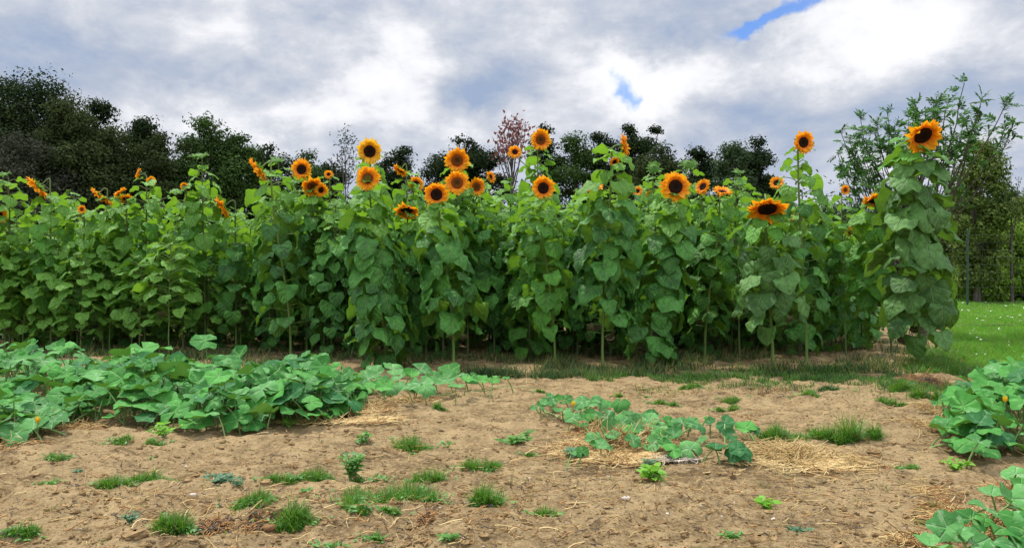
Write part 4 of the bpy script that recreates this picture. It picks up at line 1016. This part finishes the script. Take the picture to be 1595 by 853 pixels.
straw('dead_grass', 'reddish dead grass heap beside the lawn, before the tallest sunflower', [(1445, 600, 40, 9, 300, .09), (1335, 512, 60, 10, 300, .10)], ('straw_brown', 'bark'), .4, .9, 'dead grass')
straw('dead_grass', 'dead brown roots sticking out of the crumbling mound', [(335, 832, 30, 12, 160, .05), (398, 824, 24, 12, 80, .03), (665, 822, 12, 6, 60, .03), (868, 655, 30, 8, 50, .02), (1210, 612, 50, 8, 90, .02)], ('straw_brown', 'bark'), .35, .4, 'dead grass')
# clods
_oc = nrm(np.array([[math.cos(a) * math.cos(b), math.sin(a) * math.cos(b), math.sin(b)] for b in (-1.2, -.5, .2, .8, 1.35) for a in np.arange(7) / 7 * 2 * PI])).reshape(5, 7, 3)
def lumps(name, label, mat, n, size, ylim=(3.4, 13), cat='soil clods', p=2.4, where=None):
    if where is None:
        t = R.random(n); Y = 1 / ((1 / ylim[0]) * (1 - t) + (1 / ylim[1]) * t); X = R.uniform(-.72, .72, n) * Y
    else: X, Y = where; n = len(X)
    s_ = size * R.pareto(p, n).clip(0, 5) * .35 + size * .25
    V = _oc[None] * (1 + R.normal(0, .16, (n, 5, 7, 1))) * s_[:, None, None, None] * np.stack([R.uniform(.8, 1.5, n), R.uniform(.8, 1.3, n), R.uniform(.5, .8, n)], -1)[:, None, None]
    V = V + np.stack([X, Y, height(X, Y) + s_ * .1], -1)[:, None, None]
    A = np.zeros(V.shape); A[..., 2] = R.random(n)[:, None, None]
    mb = MB(); mb.grid(V, A, 0, wrap=True)
    return tag(mb.build(name, mat, smooth=False), label, cat, kind='stuff')
lumps('soil_clods', 'crumbs and small clods of earth over the soil', 'clod', 26000, .011)
lumps('earth_clods', 'larger lumps of dry earth scattered over the soil', 'clod', 500, .026)
lumps('pebbles', 'scattered pale pebbles on the soil', 'stone', 420, .009, cat='pebbles')
for px, py, s_, mat, lab in ((975, 778, .025, 'stone', 'pale flat stone on the soil below the bright lettuce-like weed'), (990, 707, .03, 'stone', 'pale round stone in the grey dead vine'), (420, 828, .035, 'straw_brown', 'rusty brown clod beside the tall loose grass tuft'),
                             (300, 768, .018, 'stone', 'pale stone at the foot of the clover-like weed'), (1183, 843, .045, 'clod', 'larger earth clod near the bottom edge'), (577, 657 + 58, .03, 'clod', 'dark clod above the twin grass tufts')):
    g = gpt(px, py); k = _oc * (1 + R.normal(0, .1, (5, 7, 1))) * np.array([1.3, 1, .6]) * s_ + np.array([g[0], g[1], float(height(g[0], g[1])) + s_ * .15])
    mb = MB(); A = np.zeros(k[None].shape); mb.grid(k[None], A, 0, wrap=True)
    tag(mb.build('stone' if mat == 'stone' else 'earth_clod', mat, None, (g[0], g[1], 0)), lab, 'stone' if mat == 'stone' else 'clod')

# ------------------------------------------------------------------ trees
def tree(px, top, hw, Y, mat, label, bottom=.8, clumps=60, per=140, leaf=.155, rough=.16, name='tree', second=None, cat='tree', trunk_w=.16, sparse=1.0, wide=1.0, mats2=None, up=.3):
    X = (px - CX) / F * Y; H = CH + (HZ - top) / F * Y; rx = max(hw / F * Y * 1.15, 1.3)
    base = (X, Y, -.05); root = empty(name, base, label, cat, 'trees and bushes behind the sunflowers')
    zc = (H + bottom) / 2; rz = (H - bottom) / 2
    d = nrm(R.normal(0, 1, (clumps, 3))); rr = R.uniform(.35, 1, clumps) ** .5
    rc = np.clip(min(rx, rz) * (rough + .20), .55, 1.4) * R.uniform(.5, 1.25, clumps)
    C = np.stack([X + d[:, 0] * rr * (rx * wide - rc * .35), Y + d[:, 1] * rr * rx * .8, zc + d[:, 2] * rr * (rz - rc * .5)], -1)
    # wider below, pointed above
    f = np.clip((C[:, 2] - bottom) / (H - bottom), 0, 1)
    C[:, 0] = X + (C[:, 0] - X) * (1.25 - .45 * f)
    C[0] = (X + R.uniform(-.2, .2) * rx, Y, H - rc[0] * .75); C[1] = (X + R.uniform(-.4, .4) * rx, Y, H - rc[1] * 1.2); C[2] = (X + R.uniform(-.6, .6) * rx, Y, H - rc[2] * 1.9)
    n = int(clumps * per * 2.6 * sparse)
    k = R.choice(clumps, n, p=rc ** 1.8 / (rc ** 1.8).sum()); dd = nrm(R.normal(0, 1, (n, 3))); q = R.uniform(.0, 1, n) ** .45
    q = np.where(R.random(n) < .12, q * R.uniform(1, 1.3, n), q) * (1 + .35 * np.sin(dd[:, 0] * 7 + k) * np.cos(dd[:, 2] * 6 + k * 2))
    P = C[k] + dd * (q * rc[k])[:, None] * np.array([1.2, 1.0, .8])
    nn = nrm(dd + np.array([0, 0, up]) + R.normal(0, .5, (n, 3)))
    dr = nrm(np.cross(nn, R.normal(0, 1, (n, 3)))); ac = np.cross(dr, nn)
    ln = leaf * R.uniform(.5, 1.2, n); wdv = ln * R.uniform(.45, .8, n)
    V = np.stack([P - dr * ln[:, None] * .5, P - ac * wdv[:, None] * .5 , P + ac * wdv[:, None] * .5, P + dr * ln[:, None] * .5], 1).reshape(n, 2, 2, 3)
    A = np.zeros(V.shape); tone = np.clip(R.normal(.45, .22, clumps), 0, 1)
    A[..., 2] = np.clip(tone[k] + R.normal(0, .18, n), 0, 1)[:, None, None]
    cb = MB(); cb.grid(V, A); cb.build('crown', mat, root, base, smooth=False)
    tb = MB(); lean = R.uniform(-.04, .04, 2) * H
    t = np.linspace(0, 1, 8)[:, None]; Pt = np.array(base) + t * np.array([lean[0], lean[1], H * .86]) + R.normal(0, .03, (8, 3)) * [1, 1, 0]
    tubes(tb, Pt[None], (np.linspace(1, .15, 8) * trunk_w)[None], 8)
    sel = R.permutation(clumps)[:min(clumps, 26)]
    s0z = np.clip(C[sel, 2] - rx * R.uniform(.3, .8, len(sel)), .6, H * .8)
    S0 = np.stack([np.interp(s0z, Pt[:, 2], Pt[:, j]) for j in range(3)], -1)
    tt = np.linspace(0, 1, 6)[None, :, None]; M1 = hmix(S0, C[sel], .5) + np.array([0, 0, .12]) * rx
    PP = (1 - tt) ** 2 * S0[:, None] + 2 * tt * (1 - tt) * M1[:, None] + tt ** 2 * C[sel][:, None]
    tubes(tb, PP, np.tile(np.linspace(.35, .08, 6) * trunk_w, (len(sel), 1)), 5)
    tb.build('trunk', 'bark', root, base)
    return root
TR = [
 (-30, 120, 110, 36, 'tree_olive', 'dark oak cut by the left edge, joined to the highest crown of the wood', dict(clumps=110, per=170)),
 (48, 104, 88, 37, 'tree_black', 'highest dark crown of the wood at the left', dict(clumps=130, per=170)),
 (20, 200, 90, 33, 'tree_grey', 'greyish bushy tree low in front of the highest dark crown', dict(clumps=80, per=160)),
 (110, 150, 62, 35, 'tree_olive', 'olive tree on the falling shoulder of the highest crown', dict(clumps=100, per=160)),
 (150, 152, 36, 39, 'tree_black', 'small spiky crown poking out above the olive shoulder', dict(clumps=50, per=120)),
 (170, 192, 58, 36, 'tree_olive', 'dull tree with a jagged top beside the round black crown', dict(clumps=80, per=150)),
 (216, 181, 46, 38, 'tree_black', 'round black crown halfway down the slope of the wood', dict(clumps=90, per=150)),
 (258, 205, 46, 36, 'tree_olive', 'low dark tree in the dip between the round black crown and the lighter one', dict(clumps=70, per=140)),
 (318, 181, 58, 37, 'tree_green', 'lighter green tree with an airy top right of the dip', dict(clumps=110, per=120, rough=.13)),
 (375, 206, 40, 38, 'tree_green', 'green tree with a flat tufted top before the slope ends', dict(clumps=70, per=130)),
 (420, 223, 42, 39, 'tree_black', 'dark tree behind the sunflower turned sideways', dict(clumps=60, per=130)),
 (470, 232, 48, 40, 'tree_green', 'low green tree behind the small neat round sunflower', dict(clumps=60, per=130)),
 (515, 250, 34, 41, 'tree_black', 'lowest dark tree before the opening of sky', dict(clumps=40, per=130)),
 (600, 246, 34, 43, 'tree_black', 'dark tree behind the golden ragged sunflower', dict(clumps=45, per=110)),
 (628, 226, 32, 43, 'tree_black', 'small dark tree with broken top right of the golden ragged sunflower', dict(clumps=50, per=110)),
 (690, 236, 44, 42, 'tree_black', 'dark tree left of the one behind the stacked pair', dict(clumps=60, per=130)),
 (722, 210, 44, 43, 'tree_black', 'feathery dark tree directly behind the stacked sunflower pair', dict(clumps=80, per=110, rough=.12)),
 (765, 232, 34, 44, 'tree_black', 'narrow dark tree below the reddish dead crown', dict(clumps=40, per=100)),
 (850, 192, 26, 42, 'tree_black', 'thin dark tree behind the rust-centred sunflower', dict(clumps=40, per=90, rough=.13)),
 (895, 206, 46, 41, 'tree_green', 'broad tree between the rust-centred sunflower and the sideways one', dict(clumps=90, per=120)),
 (935, 205, 36, 42, 'tree_black', 'dark tree hidden behind the sideways sunflower', dict(clumps=60, per=120)),
 (985, 192, 34, 41, 'tree_black', 'left of the twin black treetops', dict(clumps=70, per=130)),
 (1018, 195, 24, 42, 'tree_black', 'right of the twin black treetops', dict(clumps=50, per=130)),
 (1030, 222, 50, 38, 'tree_olive', 'rounded olive tree in front of the twin black treetops', dict(clumps=100, per=130)),
 (1085, 230, 26, 43, 'tree_black', 'small dark pointed tree right of the rounded olive one', dict(clumps=40, per=120)),
 (1105, 236, 22, 44, 'tree_black', 'narrow dark tree left of the feathery pine', dict(clumps=34, per=120)),
 (1140, 222, 36, 40, 'tree_pine', 'feathery light pine with upright tips', dict(clumps=60, per=120, rough=.10)),
 (1177, 211, 34, 42, 'tree_black', 'round open-crowned tree left of the slim tall sunflower', dict(clumps=70, per=95, rough=.12, bottom=2.5)),
 (1200, 270, 30, 42, 'tree_green', 'low bush under the round open-crowned tree', dict(clumps=30, per=120)),
 (1300, 300, 60, 46, 'tree_green', 'far low green thicket seen through the gap by the thin stem', dict(clumps=60, per=130)),
 (1400, 300, 60, 46, 'tree_black', 'far low dark thicket behind the nodding sunflower', dict(clumps=60, per=130)),
 (1522, 214, 40, 34, 'bush_olive', 'small open green tree right of the tallest sunflower', dict(clumps=80, per=95, rough=.12, bottom=.2)),
 (1490, 285, 40, 38, 'bush_olive', 'dark olive bush behind the tallest sunflower', dict(clumps=60, per=130, bottom=.2)),
 (1565, 288, 34, 42, 'tree_green', 'green bushy tree close to the right edge', dict(clumps=60, per=130, bottom=.2)),
 (1610, 290, 46, 40, 'bush_olive', 'olive bush cut by the right edge', dict(clumps=70, per=130, bottom=.2)),
 (1650, 300, 60, 42, 'tree_olive', 'tree beyond the right edge whose side shows', dict(clumps=60, per=130)),
 (1556, 338, 40, 36, 'bush_light', 'bright yellow-green bush over the white wild flowers', dict(clumps=80, per=130, bottom=.1)),
 (1530, 405, 30, 35, 'bush_light', 'low light green shrub at the lawn end beside the fence post', dict(clumps=40, per=110, bottom=0)),
 (1515, 380, 30, 39, 'bush_olive', 'low olive bush behind the green fence post', dict(clumps=40, per=130, bottom=.1)),
 (1598, 378, 30, 36, 'bush_olive', 'low bush under the right-edge olive one', dict(clumps=50, per=130, bottom=0))]
for px, top, hw, Y, mat, lab, kw in TR:
    kw = dict(kw); tree(px, top, hw, Y, mat, lab, name='bush' if 'bush' in lab.split() or 'thicket' in lab else 'tree', cat='bush' if 'bush' in lab.split() or 'thicket' in lab else 'tree', **kw)

# hedge-like undergrowth that closes the view below the crowns
mb = MB(); n = 60000
X = R.uniform(-34, 30, n); Y = 44 + R.normal(0, 1.2, n); Z = np.abs(R.normal(0, 1, n)) * (1.4 + .9 * vnoise(X * .4, X * 0, 41))
P = np.stack([X, Y, Z], -1); nn = nrm(R.normal(0, 1, (n, 3)) + [0, -.5, .5]); dr = nrm(np.cross(nn, R.normal(0, 1, (n, 3)))); ac = np.cross(dr, nn); ln = R.uniform(.12, .34, n)[:, None]
V = np.stack([P - dr * ln * .5, P - ac * ln * .3, P + ac * ln * .3, P + dr * ln * .5], 1).reshape(n, 2, 2, 3); A = np.zeros(V.shape); A[..., 2] = R.random(n)[:, None, None]
mb.grid(V, A); tag(mb.build('undergrowth', 'tree_olive', smooth=False), 'low tangled undergrowth at the foot of the far trees', 'undergrowth', kind='stuff')

# open-branched small trees: limbs to given twig ends, loose leaves there
def open_tree(px0, Y, ends, label, mat, ln, wdt, per, name='sapling', compound=False, trunk_w=.05, spread_y=.8, h0=.3, spr=.16, fork=(.30, .60)):
    X = (px0 - CX) / F * Y; base = (X, Y, -.03); root = empty(name, base, label, 'tree')
    E = np.array([[(a - CX) / F * Y, Y + R.normal(0, spread_y), CH + (HZ - b) / F * Y] for a, b in ends])
    n = len(E); top = E[:, 2].max()
    tb = MB()
    t = np.linspace(0, 1, 8)[:, None]; Pt = np.array(base) + t * np.array([E[:, 0].mean() - X, 0, top * .82])
    tubes(tb, Pt[None], (np.linspace(1, .25, 8) * trunk_w)[None], 7)
    z0 = np.clip(E[:, 2] * R.uniform(*fork, n), h0, top * max(.7, fork[1])); S0 = np.stack([np.interp(z0, Pt[:, 2], Pt[:, j]) for j in range(3)], -1)
    tt = np.linspace(0, 1, 9)[None, :, None]; M1 = hmix(S0, E, .45) * [1, 1, 1]; M1[:, 2] = hmix(S0[:, 2], E[:, 2], .42) ; M1[:, :2] = hmix(S0, E, .72)[:, :2]
    PP = (1 - tt) ** 2 * S0[:, None] + 2 * tt * (1 - tt) * M1[:, None] + tt ** 2 * E[:, None]
    PP[:, 1:-1] += R.normal(0, .02, (n, 7, 3))
    tubes(tb, PP, np.tile(np.linspace(.32, .10, 9) * trunk_w, (n, 1)), 5)
    lb = MB(); bs, ds, ns = [], [], []
    for i in range(n):
        for j in range(per):
            f = 1 - R.random() ** 1.6 * .35; p = np.array([np.interp(f, np.linspace(0, 1, 9), PP[i, :, c]) for c in range(3)])
            ax = nrm(PP[i, -1] - PP[i, -3]); d = nrm(ax * R.uniform(.1, .9) + R.normal(0, .7, 3) + [0, 0, .15])
            if compound:
                rl = R.uniform(.15, .25); rach = np.stack([p + d * rl * q + np.array([0, 0, -.10]) * q * q * rl for q in np.linspace(0, 1, 5)])
                tubes(tb, rach[None], np.full((1, 5), .0035), 3)
                up = nrm(np.array([R.normal(0, .5), -.5 + R.normal(0, .5), 1.0])); sd_ = nrm(np.cross(d, up))
                for q in (.28, .46, .64, .82):
                    pp = p + d * rl * q + np.array([0, 0, -.10]) * q * q * rl
                    for s_ in (-1, 1): bs.append(pp); ds.append(d * .75 + sd_ * s_ + R.normal(0, .12, 3)); ns.append(up)
                bs.append(rach[-1]); ds.append(d); ns.append(up)
            else:
                bs.append(p + R.normal(0, spr, 3)); ds.append(d); ns.append(nrm(R.normal(0, 1, 3) + [0, -.5, .5]))
    bs, ds, ns = map(np.array, (bs, ds, ns)); m_ = len(bs); l_ = ln * R.uniform(.7, 1.25, m_)
    small_leaves(lb, bs, ds, ns, l_, l_ * wdt, R.random(m_), 0, .25)
    tb.build('trunk', 'bark', root, base); lb.build('crown', mat, root, base)
z5 = lambda a, b: (1130 + a / 3.047, 120 + b / 3.047)
ash = [(640, 230), (600, 185), (625, 215), (780, 110), (750, 95), (800, 150), (820, 125), (900, 80), (930, 65), (895, 110), (1000, 100), (1025, 125), (980, 90), (1130, 130), (1165, 135), (1110, 165), (1180, 250), (1200, 230), (680, 280), (700, 225),
       (740, 250), (790, 285), (700, 330), (600, 372), (575, 370), (640, 410), (700, 420), (650, 470), (720, 460), (850, 180), (880, 140), (960, 160), (1040, 190), (1080, 225), (1140, 265), (1000, 230), (760, 340), (820, 340), (670, 500), (790, 220),
       (850, 260), (860, 320), (1060, 280), (780, 400), (930, 130), (1075, 165), (620, 300), (655, 345), (1100, 300), (1140, 320), (730, 180), (840, 400), (730, 300), (900, 200)]
open_tree(1440, 16.5, [(1440 + (q[0] - 1440) * .93, 300 + (q[1] - 300) * .90) for q in (z5(a, b) for a, b in ash)] + [(1480, 260), (1500, 290), (1420, 300), (1370, 300), (1460, 240)], 'young ash tree with feathered leaves fanning out behind the tallest sunflower', 'tree_young', .10, .42, 14, compound=True, trunk_w=.07)
open_tree(800, 40, [(785, 200), (792, 193), (800, 188), (808, 187), (815, 192), (778, 212), (788, 222), (805, 205), (812, 215), (796, 212), (818, 203), (784, 232), (800, 225), (775, 225)], 'dead treetop with sparse reddish leaves above the dark line of trees', 'dead_leaf', .20, .6, 34, name='dead_tree', trunk_w=.14, spread_y=.6, spr=.25, fork=(.62, .82))
open_tree(540, 30, [(536, 207), (540, 203), (531, 217), (549, 218), (545, 230), (528, 232), (552, 240), (520, 252), (560, 258), (538, 245), (518, 264)], 'thin wispy sapling alone in the sky left of the golden ragged sunflower', 'tree_grey', .12, .4, 34, trunk_w=.05, spread_y=.3, spr=.16, fork=(.6, .85))
open_tree(1576, 34, [(1575, 268), (1570, 278), (1580, 276), (1566, 290), (1584, 290)], 'slim bare-topped little tree above the bushes near the right edge', 'tree_olive', .12, .4, 16, trunk_w=.08, spread_y=.3, spr=.12)

# ------------------------------------------------------------------ wire fence with a green post
Yf = 31.0; xf = (1507 - CX) / F * Yf
root = empty('wire_fence', (xf, Yf, 0), 'tall wire fence on a slim green post beyond the lawn', 'fence')
for i, dx_ in enumerate((0, 7.5)):
    mb = MB(); P = np.array([[[xf + dx_, Yf + dx_ * .05, z] for z in (-.2, 1.0, 2.0, 3.05)]]); tubes(mb, P, np.full((1, 4), .042), 8)
    tubes(mb, np.array([[[xf + dx_, Yf + dx_ * .05, 3.05], [xf + dx_, Yf + dx_ * .05, 3.07], [xf + dx_, Yf + dx_ * .05, 3.10]]]), np.array([[.05, .05, .01]]), 8)
    mb.build('post', 'post', root, (xf, Yf, 0))
mb = MB(); zz_ = np.arange(.15, 3.0, .3)
tubes(mb, np.array([[[xf + d, Yf + d * .05 - .045, z] for d in (-4.2, 0, 7.5)] for z in zz_]), np.full((len(zz_), 3), .0018), 4)
xv = np.arange(-4.2, 7.5, .6)
tubes(mb, np.array([[[xf + d, Yf + d * .05 - .045, z] for z in (.15, 1.5, 2.9)] for d in xv]), np.full((len(xv), 3), .0015), 4)
mb.build('wire_mesh', 'wire', root, (xf, Yf, 0))
print('objects', len(bpy.data.objects), 'faces', sum(len(m.polygons) for m in bpy.data.meshes))
